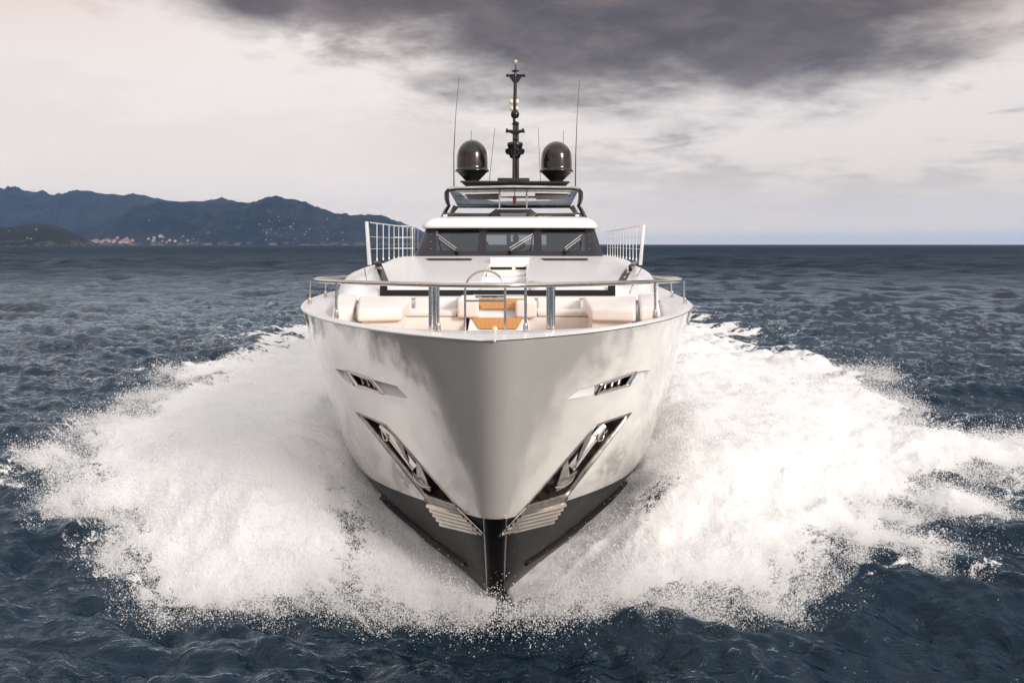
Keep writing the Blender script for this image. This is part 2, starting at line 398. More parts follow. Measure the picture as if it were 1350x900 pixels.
h1 = hill('hill_far', [(-420,262),(-300,240),(-120,262),(0,250),(30,252),(60,257),(110,257),(160,257),(180,259),(205,264),(240,267),(300,268),(345,272),(420,290),(480,318),(500,323)], 6200, 9500, 7500, M['hill'], seed=3.)
h2 = hill('hill_shore', [(90,322),(105,318),(120,306),(150,296),(180,284),(215,272),(240,266),(265,265),(300,268),(318,270),(335,270),(350,265),(370,262),(385,262),(400,266),(420,274),(445,283),(470,286),(490,286),(515,290),(530,297),(545,308),(556,320),(562,324)], 4700, 8000, 6000, M['hill'], seed=11.)
h3 = hill('hill_headland', [(-400,280),(-150,285),(-40,292),(0,300),(25,298),(45,295),(65,296),(82,301),(98,309),(110,318),(116,323)], 2500, 3300, 2900, M['hillnear'], nx=500, seed=23.)
h4 = hill('hill_distant', [(400,300),(470,292),(505,290),(530,294),(550,301),(570,312),(590,323)], 8200, 10500, 9200, M['hill'], nx=200, ny=30, seed=31.)
# houses on the slope and along the shore
dg = bpy.context.evaluated_depsgraph_get()
bvh_h = {}
for hh in (h1, h2, h3):
    bvh_h[hh.name] = BVHTree.FromObject(hh, dg)
def ray(bvh, px, py):
    d = Vector(((px-CX)/F, 1, -(py-CY)/F)).normalized(); return bvh.ray_cast(Vector((0, 0, H)), d)
wallc = [mat('house_wall_'+n, c, .8) for n, c in (('cream', (.30, .26, .21)), ('ochre', (.28, .20, .13)), ('rose', (.27, .19, .16)), ('white', (.34, .33, .32)))]
wallw = ['cream', 'ochre', 'rose', 'white']
roofm = mat('terracotta_roof', (.3, .13, .08), .8); winm = mat('dark_window', (.03, .03, .035), .3)
def house_parts(wd, dp, ht, mw):
    b_ = MB().box(-wd/2, wd/2, -dp/2, dp/2, -6, ht)
    rf = MB(); e = .6; rz = ht+wd*.16
    rf.add([(-wd/2-e, -dp/2-e, ht), (wd/2+e, -dp/2-e, ht), (wd/2+e, dp/2+e, ht), (-wd/2-e, dp/2+e, ht), (-wd/4, 0, rz), (wd/4, 0, rz)],
           [(0,3,2,1), (0,1,5,4), (1,2,5), (2,3,4,5), (3,0,4)])
    return b_, rf
protos = []
for i in range(4):
    wd, dp, ht = [(15, 11, 8), (20, 12, 12), (12, 10, 7), (17, 12, 10)][i]
    a, b_ = house_parts(wd, dp, ht, wallc[i]); r_ = []
    for nm, q_, mm in (('wall', a, wallc[i]), ('roof', b_, roofm)):
        me = bpy.data.meshes.new('house_'+nm); me.from_pydata(q_.v, [], q_.f); me.materials.append(mm); r_.append((nm, me))
    protos.append(r_)
hrng = random.Random(4); nh_ = 0
spots = [('hill_shore', hrng.uniform(112, 175), hrng.uniform(317.5, 321), 's') for _ in range(34)]
spots += [('hill_shore', hrng.gauss(200, 24), hrng.uniform(312, 320), 's') for _ in range(16)]
spots += [('hill_shore', hrng.gauss(350, 32), hrng.gauss(300, 8), 'h') for _ in range(20)]
spots += [('hill_shore', hrng.uniform(180, 460), hrng.uniform(285, 318), 'h') for _ in range(18)]
spots += [('hill_far', hrng.uniform(10, 250), hrng.uniform(275, 310), 'f') for _ in range(5)]
spots += [('hill_headland', x_, y_, 'n') for x_, y_ in ((36, 314), (41, 315), (48, 303), (12, 305))]
lab = {'s': ('pale or ochre house in the little town at the foot of the wooded hills', 'houses of the shore town'),
       'h': ('small pale house among trees on the wooded slope above the sea', 'houses on the wooded slope'),
       'f': ('tiny pale house high on the farthest blue ridge', 'houses on the farthest ridge'),
       'n': ('tiny house on the dark headland at the far left', 'houses on the dark headland')}
for hn, x_, y_, kd in spots:
    loc, nrm, idx, dist = ray(bvh_h[hn], x_, y_)
    if loc is None: continue
    pi = hrng.choice([0, 1, 2, 3]) if kd == 's' else hrng.choice([0, 3, 3])
    hs = empty('house', (loc.x, loc.y, loc.z+.5), lab[kd][0], 'house', lab[kd][1])
    hs.rotation_euler = (0, 0, hrng.uniform(-.6, .6)); s_ = hrng.uniform(.6, 1.1) * (1.05 if kd == 's' else (.4 if kd != 'n' else .3)); hs.scale = (s_, s_, s_)
    for nm, me in protos[pi]:
        o = bpy.data.objects.new(nm, me); C.objects.link(o); o.parent = hs
    nh_ += 1
# the air: far things fade to blue
hz_ = bpy.data.materials.new('sea_haze'); hz_.use_nodes = True; ht_ = hz_.node_tree; ht_.nodes.clear()
ho = ht_.nodes.new('ShaderNodeOutputMaterial'); pv = ht_.nodes.new('ShaderNodeVolumePrincipled')
pv.inputs['Color'].default_value = (.33, .54, .96, 1); pv.inputs['Density'].default_value = 3.6e-5; pv.inputs['Anisotropy'].default_value = 0.
ht_.links.new(pv.outputs[0], ho.inputs['Volume'])
hb = obj('haze', MB().box(-13500, 13500, -13500, 13500, -1.5, 680), hz_, warp=False); tag(hb, kind='stuff')

# ================================================================== THE YACHT
yacht = empty('motor_yacht', (cx(10.5), 10.5, 0), 'large white motor yacht seen bow-on, throwing white spray to both sides', 'yacht')
# --- hull form: half breadth from the centreline, a function of height and distance aft of the stem
SA = ([0,.0036,.014,.032,.057,.089,.16,.36,.69,1.26,1.85,2.45,3.45,4.9,6.5,9,20,31], [0,.05,.10,.15,.20,.25,.36,.66,1.09,1.61,2.04,2.44,2.87,3.27,3.45,3.55,3.5,3.2])
SB = ([0,.005,.02,.045,.09,.2,.56,1.,1.8,2.8,4.5,7,12,30], [0,.05,.10,.15,.21,.32,.60,1.03,1.66,2.27,2.78,3.08,3.3,3.2])
SK = ([0,.1,.5,1.5,3,6,12,30], [0,.07,.22,.7,1.25,1.9,2.5,2.6])
def stemY(z): return 8.23+(3.75-z)*.624 if z > .2 else 10.415+(.2-z)*1.5
def half(z, Yv):
    s = Yv-stemY(z)
    if s <= 0: return 0.
    a, b, c_ = (float(np.interp(s, *t)) for t in (SA, SB, SK))
    if z >= 1.2:
        t = (z-1.2)/2.55; t = t**.85; return b*(1-t)+a*t
    if z >= .35: t = (z-.35)/.85; return (b*t+(c_*.35+b*.6)*(1-t))
    t = max(0, (z+.9)/1.25); return (c_*.35+b*.6)*t
zl = [3.75, 3.6, 3.4, 3.2, 2.95, 2.7, 2.45, 2.2, 1.95, 1.7, 1.5, 1.35, 1.2, 1.05, .9, .75, .6, .45, .35, .1, -.2, -.5, -.89]
def hs_(s):  return s
svals = [0,.002,.005,.009,.014,.02,.03,.06,.1,.16,.25,.37,.5,.65,.8,1.,1.2,1.4,1.6,1.8,2.05,2.3,2.6,3.,3.5,4,4.6,5.2,6,7,8,10,12,15,18,22,27]
# smoothed tables: a monotone fit keeps the plan curves fair
def fair(tab, r=.16):
    xs = np.linspace(0, 31, 31001); ys = np.interp(xs, *tab)
    out_ = ys.copy()
    for it in range(3):
        wdt = np.clip(xs*.3, .001, .8); n = (wdt/.001).astype(int); cs = np.concatenate([[0], np.cumsum(out_)])
        i = np.arange(len(xs)); lo = np.clip(i-n, 0, None); hi = np.clip(i+n, None, len(xs)-1)
        sym = np.minimum(i-lo, hi-i); lo = i-sym; hi = i+sym
        out_ = (cs[hi+1]-cs[lo])/(hi-lo+1)
    return xs, out_
SA = fair(SA); SB = fair(SB); SK = fair(SK)
def hull_mesh():
    bm = bmesh.new(); rows = {}
    for sgn in (-1, 1):
        for i, z in enumerate(zl):
            for j, s in enumerate(svals):
                if sgn == 1 and j == 0: rows[(1, i, 0)] = rows[(-1, i, 0)]; continue
                Y0 = stemY(z); Yv = Y0+s*(38-Y0)/27. if s > 8 else Y0+s
                if s > 8: Yv = Y0+8+(s-8)*(38-Y0-8)/19.
                b = half(z, Yv)
                # soft round stem
                b = b
                rows[(sgn, i, j)] = bm.verts.new((cx(Yv)+sgn*b, Yv, z))
    for sgn in (-1, 1):
        for i in range(len(zl)-1):
            for j in range(len(svals)-1):
                f = [rows[(sgn, i, j)], rows[(sgn, i, j+1)], rows[(sgn, i+1, j+1)], rows[(sgn, i+1, j)]]
                try: bm.faces.new(f if sgn == 1 else f[::-1])
                except ValueError: pass
    # transom
    for i in range(len(zl)-1):
        j = len(svals)-1
        bm.faces.new([rows[(-1, i, j)], rows[(-1, i+1, j)], rows[(1, i+1, j)], rows[(1, i, j)]])
    # subdivide the forward part for a fair surface
    return bm
bm = hull_mesh(); bm.faces.ensure_lookup_table()
bmesh.ops.recalc_face_normals(bm, faces=bm.faces)
bvh_hull = BVHTree.FromBMesh(bm)
CAM = Vector((0, 0, H))
def onto(bvh, px, py, off=0.):
    loc, n, i, d = ray(bvh, px, py)
    if loc is None: return P(px, py, 12.5)
    if n.dot(CAM-loc) < 0: n = -n
    return loc+n*off
def smooth_n(bvh, px, py, e=6):
    a = onto(bvh, px-e, py); b = onto(bvh, px+e, py); c_ = onto(bvh, px, py-e); d = onto(bvh, px, py+e)
    n = (b-a).cross(c_-d).normalized()
    return n if n.dot(CAM-a) > 0 else -n
def bil(q, u, v):
    a, b, c_, d = q; return ((a[0]*(1-u)+b[0]*u)*(1-v)+(d[0]*(1-u)+c_[0]*u)*v, (a[1]*(1-u)+b[1]*u)*(1-v)+(d[1]*(1-u)+c_[1]*u)*v)
def patch(bvh, q, off, nu=10, nv=10, depth=0.):
    """quad on the picture laid on a surface, `off` metres proud (a function of u, v or a number)"""
    pts = []
    for i in range(nu):
        for j in range(nv):
            u, v = i/(nu-1), j/(nv-1); x_, y_ = bil(q, u, v); pts.append(onto(bvh, x_, y_, off(u, v) if callable(off) else off))
    return MB().grid(pts, nu, nv)
def cut(bm, poly, side=None, delete=True, margin=25, Ymax=30):
    """cut the outline (convex, picture points) through the surface seen there and open it"""
    x0 = min(p[0] for p in poly)-margin; x1 = max(p[0] for p in poly)+margin; y0 = min(p[1] for p in poly)-margin; y1 = max(p[1] for p in poly)+margin
    pr = lambda v: (CX+v.x/v.y*F, CY+(H-v.z)/v.y*F)
    def sel():
        r_ = []
        for f in bm.faces:
            if f.calc_center_median().y > Ymax: continue
            ps = [pr(v.co) for v in f.verts]
            if max(p[0] for p in ps) < x0 or min(p[0] for p in ps) > x1 or max(p[1] for p in ps) < y0 or min(p[1] for p in ps) > y1: continue
            r_.append(f)
        return r_
    cxm = sum(p[0] for p in poly)/len(poly); cym = sum(p[1] for p in poly)/len(poly); planes = []
    mid_ = Vector(((cxm-CX)/F, 1, -(cym-CY)/F))
    for i in range(len(poly)):
        a, b = poly[i], poly[(i+1) % len(poly)]
        da = Vector(((a[0]-CX)/F, 1, -(a[1]-CY)/F)); db = Vector(((b[0]-CX)/F, 1, -(b[1]-CY)/F)); n = da.cross(db).normalized()
        if n.dot(mid_) < 0: n = -n
        planes.append(n); fs = sel()
        es = list({e for f in fs for e in f.edges}); vs = list({v for f in fs for v in f.verts})
        bmesh.ops.bisect_plane(bm, geom=fs+es+vs, plane_co=CAM, plane_no=n, dist=1e-5)
    kill = [f for f in sel() if all(n.dot((f.calc_center_median()-CAM).normalized()) > -1e-6 for n in planes)]
    if delete: bmesh.ops.delete(bm, geom=kill, context='FACES')
    return kill
# openings measured on the picture (left, right)
POCK = {-1: [(470,543),(509,560),(604,668),(560,655)], 1: [(832,544),(786,562),(697,663),(747,651)]}
POCK[1] = [(832,544),(785.5,560),(692,668),(748,654)]
RIBS = {-1: [(560,655),(604,668),(641,704),(586,691)], 1: [(748,654),(692,668),(657,704),(724,688)]}
FAIR = {-1: [(456.5,488.5),(489,499),(506,519),(467.5,508)], 1: [(839,490),(792,506),(784.5,520),(829,508)]}
SCO1 = {-1: [(441,485.5),(457,489),(467.5,508),(455,502)], 1: [(857,487.5),(839.5,490),(829,508),(849.5,500.5)]}
SCO2 = {-1: [(490,500),(522.5,508.5),(538,525),(506.5,519.5)], 1: [(791.5,505.5),(764,513.5),(747,527),(784.5,520.5)]}
for s in (-1, 1):
    cut(bm, POCK[s]); cut(bm, FAIR[s]); cut(bm, SCO1[s], margin=8); cut(bm, SCO2[s], margin=8)
# split white topsides from black bottom along the boot top (the boat runs bow-up)
pn = Vector((0, .085, 1)).normalized(); pc = Vector((0, 9.77, 1.40))
bmesh.ops.bisect_plane(bm, geom=bm.faces[:]+bm.edges[:]+bm.verts[:], plane_co=pc, plane_no=pn, dist=1e-5)
up_f = [f for f in bm.faces if (f.calc_center_median()-pc).dot(pn) > 0]
ups = {f.index for f in up_f}
def bm_obj(name, bm_, m, parent, smooth=True):
    me = bpy.data.meshes.new(name); bm_.to_mesh(me); me.polygons.foreach_set('use_smooth', [smooth]*len(me.polygons)); return link(name, me, m, parent)
bm.faces.index_update(); ups = {f.index for f in up_f}
bt = bm.copy(); bt.faces.ensure_lookup_table()
bmesh.ops.delete(bt, geom=[f for f in bt.faces if f.index in ups], context='FACES')
bmesh.ops.delete(bm, geom=[f for f in bm.faces if f.index not in ups], context='FACES')
hull_o = bm_obj('hull', bm, M['hull'], yacht); hull_o['label'] = 'glossy pearl white topsides'
bot_o = bm_obj('hull_bottom', bt, M['bottom'], yacht); bot_o['label'] = 'matt black bottom below the boot top'
bm.free(); bt.free()
def inward(s, q_, e=0):   # mean inward normal of an opening
    c_ = bil(q_, .5, .5); return -smooth_n(bvh_hull, c_[0], c_[1], 14)
def frame_strip(q_, t_px, off0, off1):   # raised rim round an opening
    cxm, cym = bil(q_, .5, .5); mb = MB(); n = 14; ring = []
    for k_ in range(4):
        a, b = q_[k_], q_[(k_+1) % 4]
        for i in range(n): ring.append((a[0]+(b[0]-a[0])*i/n, a[1]+(b[1]-a[1])*i/n))
    def grow(p, g):
        # offset each point away from the quad by moving along both edge normals (approximate)
        dx_, dy_ = p[0]-cxm, p[1]-cym; L_ = math.hypot(dx_, dy_) or 1
        return (p[0]+dx_/L_*g, p[1]+dy_/L_*g)
    rows = []
    for g, o_ in ((-t_px, off0), (-t_px, off1), (0, off1), (t_px*.4, off1*.5), (t_px*.5, -.002)):
        rows.append([onto(bvh_hull, *grow(p, g), o_) for p in ring])
    pts = [p for r_ in rows for p in r_]; N = len(ring)
    mb.add(pts, [(i*N+j, i*N+(j+1) % N, (i+1)*N+(j+1) % N, (i+1)*N+j) for i in range(4) for j in range(N)], True)
    return mb
for s in (-1, 1):
    # ---- anchor pocket
    q_ = POCK[s]; nin = inward(s, q_); D = .22
    po = MB(); n = 12; ring = []
    for k_ in range(4):
        a, b = q_[k_], q_[(k_+1) % 4]
        for i in range(n): ring.append(onto(bvh_hull, a[0]+(b[0]-a[0])*i/n, a[1]+(b[1]-a[1])*i/n))
    cen = sum(ring, Vector())/len(ring)
    inner = [cen+(p-cen)*.9+nin*D for p in ring]; N = len(ring)
    po.add(ring+inner, [(j, (j+1) % N, N+(j+1) % N, N+j) for j in range(N)]); po.add(inner, [tuple(range(N))])
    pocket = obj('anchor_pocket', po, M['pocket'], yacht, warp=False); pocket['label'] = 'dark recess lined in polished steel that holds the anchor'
    obj('pocket_rim', frame_strip(q_, 1.6, -.05, .012), M['brushed'], pocket, warp=False)
    # anchor: shank along the pocket, crown plate and two flukes, all in brushed steel
    c0_, c1_ = bil(q_, .5, 0), bil(q_, .5, 1)     # q: 0,1 = top edge; 2,3 = lower edge
    A0 = onto(bvh_hull, *bil(q_, .5, .02)); A1 = onto(bvh_hull, *bil(q_, .5, .98)); ax = (A1-A0); Ln = ax.length; ax.normalize()
    W0 = onto(bvh_hull, *bil(q_, .1, .5)); W1 = onto(bvh_hull, *bil(q_, .9, .5)); wx = (W1-W0); Wd = wx.length; wx = (wx-ax*wx.dot(ax)).normalized()
    nn = ax.cross(wx).normalized(); nn = nn if nn.dot(CAM-A0) > 0 else -nn
    g = lambda a, b, c_: A0+ax*(a*Ln)+wx*(b*1.15*Wd)+nn*(c_+.02)
    def plate(pts, th, z0): return [g(a, b, z0+dz_) for a, b, dz_ in pts], nn*th
    an = MB(); an.hexa([g(.08,-.10,-.10), g(.08,.06,-.10), g(.62,.10,-.06), g(.62,-.10,-.06)], [g(.08,-.06,-.04), g(.08,.02,-.04), g(.62,.05,.0), g(.62,-.05,.0)])
    anchor = obj('anchor', an, M['ribsteel'], yacht, warp=False, bevel=.008); anchor['label'] = 'steel anchor with broad flukes stowed in the bow recess'
    for t_ in (-1, 1):
        pl_, ext = plate([(.60, .02*t_, -.02), (.36, .17*t_, -.10), (.10, .40*t_, -.13), (.08, .30*t_, -.12), (.30, .09*t_, -.08)], .03, 0)
        obj('fluke', MB().prism(pl_, ext), M['anchor'], anchor, warp=False, bevel=.006)
    pl_, ext = plate([(.58,-.34,-.10), (.64,-.36,-.08), (.78,-.12,-.02), (.88,.02,-.02), (.80,.22,-.02), (.66,.34,-.06), (.58,.30,-.08), (.68,.0,-.03)], .035, 0)
    obj('crown', MB().prism(pl_, ext), M['anchor'], anchor, warp=False, bevel=.006)
    obj('shackle', MB().tube([g(.66,-.16,.0), g(.72,-.05,.05), g(.80,.03,.05), g(.86,.14,.0)], .013).tube([g(.12,-.16,-.06), g(.2,-.2,-.02), g(.24,-.05,-.01), g(.2,.1,-.02)], .012), M['steel'], anchor, warp=False)
    # ---- ribbed guard plate under the pocket
    r_ = RIBS[s]
    def ribo(u, v):
        return .014
    gp = patch(bvh_hull, r_, ribo, 8, 64); g_o = obj('anchor_guard_plate', gp, M['brushed'], yacht, warp=False); g_o['label'] = 'ribbed steel guard plate below the anchor recess'
    me_ = g_o.data; me_.polygons.foreach_set('use_smooth', [False]*len(me_.polygons))
    for kq in range(5):
        v0 = .2+.165*kq; rows_ = []
        for u in np.linspace(-.02, 1.0, 10):
            for dv, of in ((0, .016), (.03, .055), (.085, .06), (.12, .016)): rows_.append(onto(bvh_hull, *bil(r_, u, v0+dv), of))
        obj('rib', MB().grid(rows_, 10, 4, smooth=False), M['ribsteel'], g_o, warp=False)
    edge = MB().tube([onto(bvh_hull, r_[1][0]+(r_[2][0]-r_[1][0])*t_, r_[1][1]+(r_[2][1]-r_[1][1])*t_, .02) for t_ in np.linspace(0, 1, 12)], .012, 6)
    edge.tube([onto(bvh_hull, r_[0][0]+(r_[3][0]-r_[0][0])*t_, r_[0][1]+(r_[3][1]-r_[0][1])*t_, .02) for t_ in np.linspace(0, 1, 12)], .008, 6)
    obj('plate_edge', edge, M['steel'], g_o, warp=False)
    # ---- mooring fairlead with rollers, in a faceted scoop
    q_ = FAIR[s]; nin = inward(s, q_); ring = []
    for k_ in range(4):
        a, b = q_[k_], q_[(k_+1) % 4]
        for i in range(8): ring.append(onto(bvh_hull, a[0]+(b[0]-a[0])*i/8, a[1]+(b[1]-a[1])*i/8))
    N = len(ring); cen = sum(ring, Vector())/N; inner = [cen+(p-cen)*.95+nin*.2 for p in ring]
    fb = MB().add(ring+inner, [(j, (j+1) % N, N+(j+1) % N, N+j) for j in range(N)]); fb.add(inner, [tuple(range(N))])
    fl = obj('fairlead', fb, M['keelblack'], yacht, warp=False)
    obj('fairlead_rim', frame_strip(q_, 1.8, -.04, .02), M['steel'], fl, warp=False)
    for u in (.22, .42, .62, .82):
        a = onto(bvh_hull, *bil(q_, u-.03, .1))+nin*.07; b = onto(bvh_hull, *bil(q_, u+.05, .92))+nin*.05
        obj('roller', MB().tube([a, a+(b-a)*.5+nin*.02, b], [.035, .026, .035], 12), M['brushed'], fl, warp=False)
    obj('back_plate', patch(bvh_hull, [(a[0]*.9+bil(q_,.5,.5)[0]*.1, a[1]*.9+bil(q_,.5,.5)[1]*.1) for a in q_], -.12, 5, 5), M['brushed'], fl, warp=False)
    for q2 in (SCO1[s], SCO2[s]):
        sc_ = patch(bvh_hull, q2, lambda u, v: -.11*(1-v)-.004, 6, 6)
        # edges of the scoop
        for (ua, va, ub, vb) in ((0,0,1,0), (1,0,1,1), (0,0,0,1)):
            e0 = [onto(bvh_hull, *bil(q2, ua+(ub-ua)*t_, va+(vb-va)*t_)) for t_ in np.linspace(0, 1, 6)]
            e1 = [onto(bvh_hull, *bil(q2, ua+(ub-ua)*t_, va+(vb-va)*t_), -.11*(1-(va+(vb-va)*t_))-.004) for t_ in np.linspace(0, 1, 6)]
            sc_.add(e0+e1, [(j, j+1, 7+j, 6+j) for j in range(5)])
        obj('hull_scoop', sc_, M['white'], yacht, warp=False)
# black keel guard on the stem
kg = MB(); pts = []
for i, z in enumerate(np.linspace(1.42, .12, 16)):
    for j, u in enumerate((-1, -.93, -.5, 0, .5, .93, 1)):
        hw = .135-.03*i/15; x_ = u*hw; Yv = stemY(z)
        lo, hi = Yv, Yv+.6
        for _ in range(24):
            md_ = (lo+hi)/2
            if half(z, md_) < abs(x_): lo = md_
            else: hi = md_
        pts.append((x_*1.0, lo-(.035 if abs(u) < .97 else .0), z-.0))
kg.grid(pts, 16, 7)
ks = obj('keel_guard', kg, M['keelblack'], yacht)
for sg in (-1, 1): obj('guard_edge', MB().tube([Vector(pts[i*7+(6 if sg > 0 else 0)])+Vector((0, -.03, 0)) for i in range(16)], .012, 6), M['steel'], ks)
# spray rails on the bottom
for s in (-1, 1):
    sr = MB(); prof = []
    for i, Yv in enumerate(np.linspace(10.75, 16, 40)):
        z = .42+.30*ss(Yv, 10.7, 12.5)+.12*(Yv-12.5)*(Yv > 12.5)*.3; b = half(z, Yv); wd = .05+.05*ss(Yv, 10.7, 12)
        prof += [(s*(b-.02), Yv, z+.07), (s*(b+wd), Yv, z+.01), (s*(b-.02), Yv, z-.02)]
    sr.grid(prof, 40, 3, smooth=False)
    obj('spray_rail', sr, M['bottom'], yacht)
# ---- gunwale and deck
ZD = 3.76
Ys_ = [8.2+v for v in (0,.005,.02,.06,.12,.2,.3,.45,.62,.85,1.1,1.4,1.75,2.1,2.5,3,3.6,4.3,5,5.8,6.8,8,10,13,17,22,29.8)]
def inner_w(Yv): return float(np.interp(Yv, [8.95,9.02,9.2,9.5,9.9,10.6,11.4,12.4,13.4,13.9], [0,.55,1.0,1.42,1.75,2.18,2.5,2.72,2.85,2.85]))
gun = []
for sgn in (-1, 1):
    pts = [(sgn*half(3.75, y_), y_) for y_ in Ys_]
    gun.append(pts)
outl = gun[0][::-1]+gun[1][1:]
g_ = MB().tube([(x_, y_-.004, 3.756) for x_, y_ in outl], .014, 8)
obj('gunwale', g_, M['white'], yacht)
# deck ring between gunwale and cockpit well (forward), side decks further aft
th = [i/60 for i in range(61)]
iy = [8.95]+[8.95+v for v in (.02,.06,.12,.25,.4,.55,.75,.95,1.3,1.65,2.05,2.45,2.95,3.45,4.0,4.5,4.95)]
inn = [(-inner_w(y_), y_) for y_ in iy][::-1]+[(inner_w(y_), y_) for y_ in iy][1:]
def resample(pl, n):
    a = np.array(pl); d = np.concatenate([[0], np.cumsum(np.hypot(*np.diff(a, axis=0).T))]); t = np.linspace(0, d[-1], n)
    return [(float(np.interp(q, d, a[:, 0])), float(np.interp(q, d, a[:, 1]))) for q in t]
outf = [(-half(3.75, y_), y_) for y_ in Ys_ if y_ < 13.9]; outf = [(-half(3.75, 13.9), 13.9)]+outf[::-1]+[(-a, b) for a, b in outf[1:]]+[(half(3.75, 13.9), 13.9)]
NO = 121
oo, ii = resample(outf, NO), resample(inn, NO)
dk_ = MB().grid([p for a, b in zip(oo, ii) for p in ((a[0], a[1], ZD), (a[0]*.6+b[0]*.4, a[1]*.6+b[1]*.4, ZD+.025), (b[0], b[1], ZD+.02), (b[0]*.84, b[1]+.42*max(0, 1-abs(b[0])/3.2), 3.3))], NO, 4, smooth=False)
obj('foredeck_coaming', dk_, M['white'], yacht)
sd_ = MB()
for s in (-1, 1):
    sd_.grid([q for y_ in np.linspace(13.9, 38, 40) for q in ((s*half(3.75, y_), y_, ZD), (s*2.2, y_, ZD+.01))], 40, 2)
obj('side_deck', sd_, M['deck'], yacht)
fl_ = MB().grid([q for y_ in np.linspace(8.96, 14.0, 20) for q in ((-inner_w(min(y_, 13.9))*.84, y_+.3, 3.302), (inner_w(min(y_, 13.9))*.84, y_+.3, 3.302))], 20, 2)
obj('cockpit_sole', fl_, M['teak'], yacht)
# ---- bow rail
zr = lambda Yv: float(np.interp(Yv, [8.3, 8.9, 10.6, 13, 16], [4.315, 4.30, 4.25, 4.165, 4.10]))
def rail_x(Yv): return float(np.interp(Yv, [8.5, 8.56, 8.66, 8.8, 9.2, 9.8, 10.6, 11.7, 13, 14.2, 15, 15.6, 15.9], [0, .22, .42, .62, 1.05, 1.55, 2.12, 2.68, 3.06, 3.24, 3.24, 3.12, 2.95]))
ry = [8.5, 8.52, 8.56, 8.61, 8.66, 8.73, 8.8, 9., 9.2, 9.5, 9.8, 10.2, 10.6, 11.1, 11.7, 12.3, 13, 13.6, 14.2, 14.6, 15, 15.3, 15.6, 15.75, 15.9]
rp = [(-rail_x(y_), y_, zr(y_)) for y_ in ry][::-1]+[(rail_x(y_), y_, zr(y_)) for y_ in ry][1:]
# fair the rail
a_ = np.array(rp)
for _ in range(4): a_[1:-1] = (a_[:-2]+2*a_[1:-1]+a_[2:])/4
rail = obj('bow_rail', MB().tube([tuple(p) for p in a_], .029, 12), M['steel'], yacht)
def post(x_, y_, zt=None, r=.017, name='stanchion', par=rail):
    mb = MB().tube([(x_, y_, ZD), (x_, y_, (zt or zr(y_))-.01)], r, 10)
    mb.lathe([(0, .01), (r*1.9, .01), (r*1.9, .05), (r*1.55, .10), (r*1.5, .12), (0, .12)], (x_, y_, ZD), 14)
    return obj(name, mb, M['steel'], par)
for y_ in (8.83, 10.6, 13.0, 14.9):
    for s in (-1, 1):
        if y_ == 8.83: x_ = -.63 if s < 0 else .34
        else: x_ = s*(rail_x(y_)-.0)
        post(x_, y_)
for s in (-1, 1): post(s*2.82, 15.3, 4.02, .016)
for x0_ in (-.73, .66):     # stout paired columns
    mb = MB()
    for d_ in (0, .06): mb.tube([(x0_+d_*(1 if x0_ < 0 else -1)*.8, 9.12+d_*.3, 3.3), (x0_+d_*(1 if x0_ < 0 else -1)*.8, 9.12+d_*.3, 4.27)], .031 if d_ == 0 else .024, 14)
    obj('mooring_column', mb, M['steel'], yacht)
# inverted U gate frame on the centreline
ag = [( -.335, 8.95, 3.77), (-.335, 8.95, 4.22)]+[(-.11-.225*math.cos(t_), 8.95, 4.24+.215*math.sin(t_)) for t_ in np.linspace(0, math.pi, 15)]+[(.115, 8.95, 4.22), (.115, 8.95, 3.77)]
gate = obj('gate_frame', MB().tube(ag, .013, 8), M['steel'], yacht)
obj('cross_bar', MB().box(-.335, .115, 8.94, 8.96, 4.105, 4.125), M['steel'], gate)
obj('deck_knob', MB().lathe([(0, 0), (.02, 0), (.018, .02), (.03, .035), (.028, .06), (.012, .075), (0, .078)], (0.0, 8.7, ZD+.02), 14), M['brass'], yacht)
# ---- lounge
def sx(px, Yv, c_=655.): return (px-c_)/F*Yv
def rel(px, py, Yv): p = P(px, py, Yv); return (p.x-cx(Yv), p.y, p.z)
for s in (-1, 1):
    # back wall bench, seat base and locker
    obj('bench_base', MB().box(*sorted((s*.50, s*1.55)), 13.0, 14.1, 3.3, 3.565), M['white'], yacht, bevel=.01)
    obj('seat_cushion', MB().box(*sorted((s*.66, s*1.58)), 12.98, 13.75, 3.575, 3.66), M['cushion'], yacht, bevel=.03)
    obj('back_cushion', MB().box(*sorted((s*.68, s*1.42)), 13.55, 13.85, 3.585, 3.83), M['cushion'], yacht, bevel=.05, seg=3)
    obj('arm_cushion', MB().box(*sorted((s*.30, s*.645)), 12.85, 13.85, 3.56, 3.87 if s < 0 else 3.83), M['cushion'], yacht, bevel=.05, seg=3)
    sp_ = MB(); x0_, x1_ = 1.38, 2.12
    sp_.hexa([(s*x0_, 11.7, 3.62), (s*2.02, 11.55, 3.62), (s*2.35, 13.5, 3.63), (s*1.45, 13.5, 3.63)], [(s*x0_, 11.72, 3.815), (s*2.02, 11.57, 3.815), (s*2.35, 13.5, 3.875), (s*1.45, 13.5, 3.875)])
    sp = obj('sunpad', sp_, M['cushion'], yacht, bevel=.06, seg=4)
    obj('sunpad_base', MB().hexa([(s*1.42, 11.8, 3.3), (s*1.98, 11.7, 3.3), (s*2.3, 13.4, 3.3), (s*1.5, 13.4, 3.3)], [(s*1.42, 11.8, 3.615), (s*1.98, 11.7, 3.615), (s*2.3, 13.4, 3.615), (s*1.5, 13.4, 3.615)]), M['white'], sp)
    sc_ = MB().hexa([(s*2.12, 11.75, 3.6), (s*2.44, 11.75, 3.6), (s*2.80, 13.7, 3.6), (s*2.42, 13.7, 3.6)], [(s*2.12, 11.75, 3.82), (s*2.4, 11.75, 3.83), (s*2.74, 13.7, 3.90), (s*2.42, 13.7, 3.90)])
    obj('side_cushion', sc_, M['cushion'], yacht, bevel=.05, seg=3)
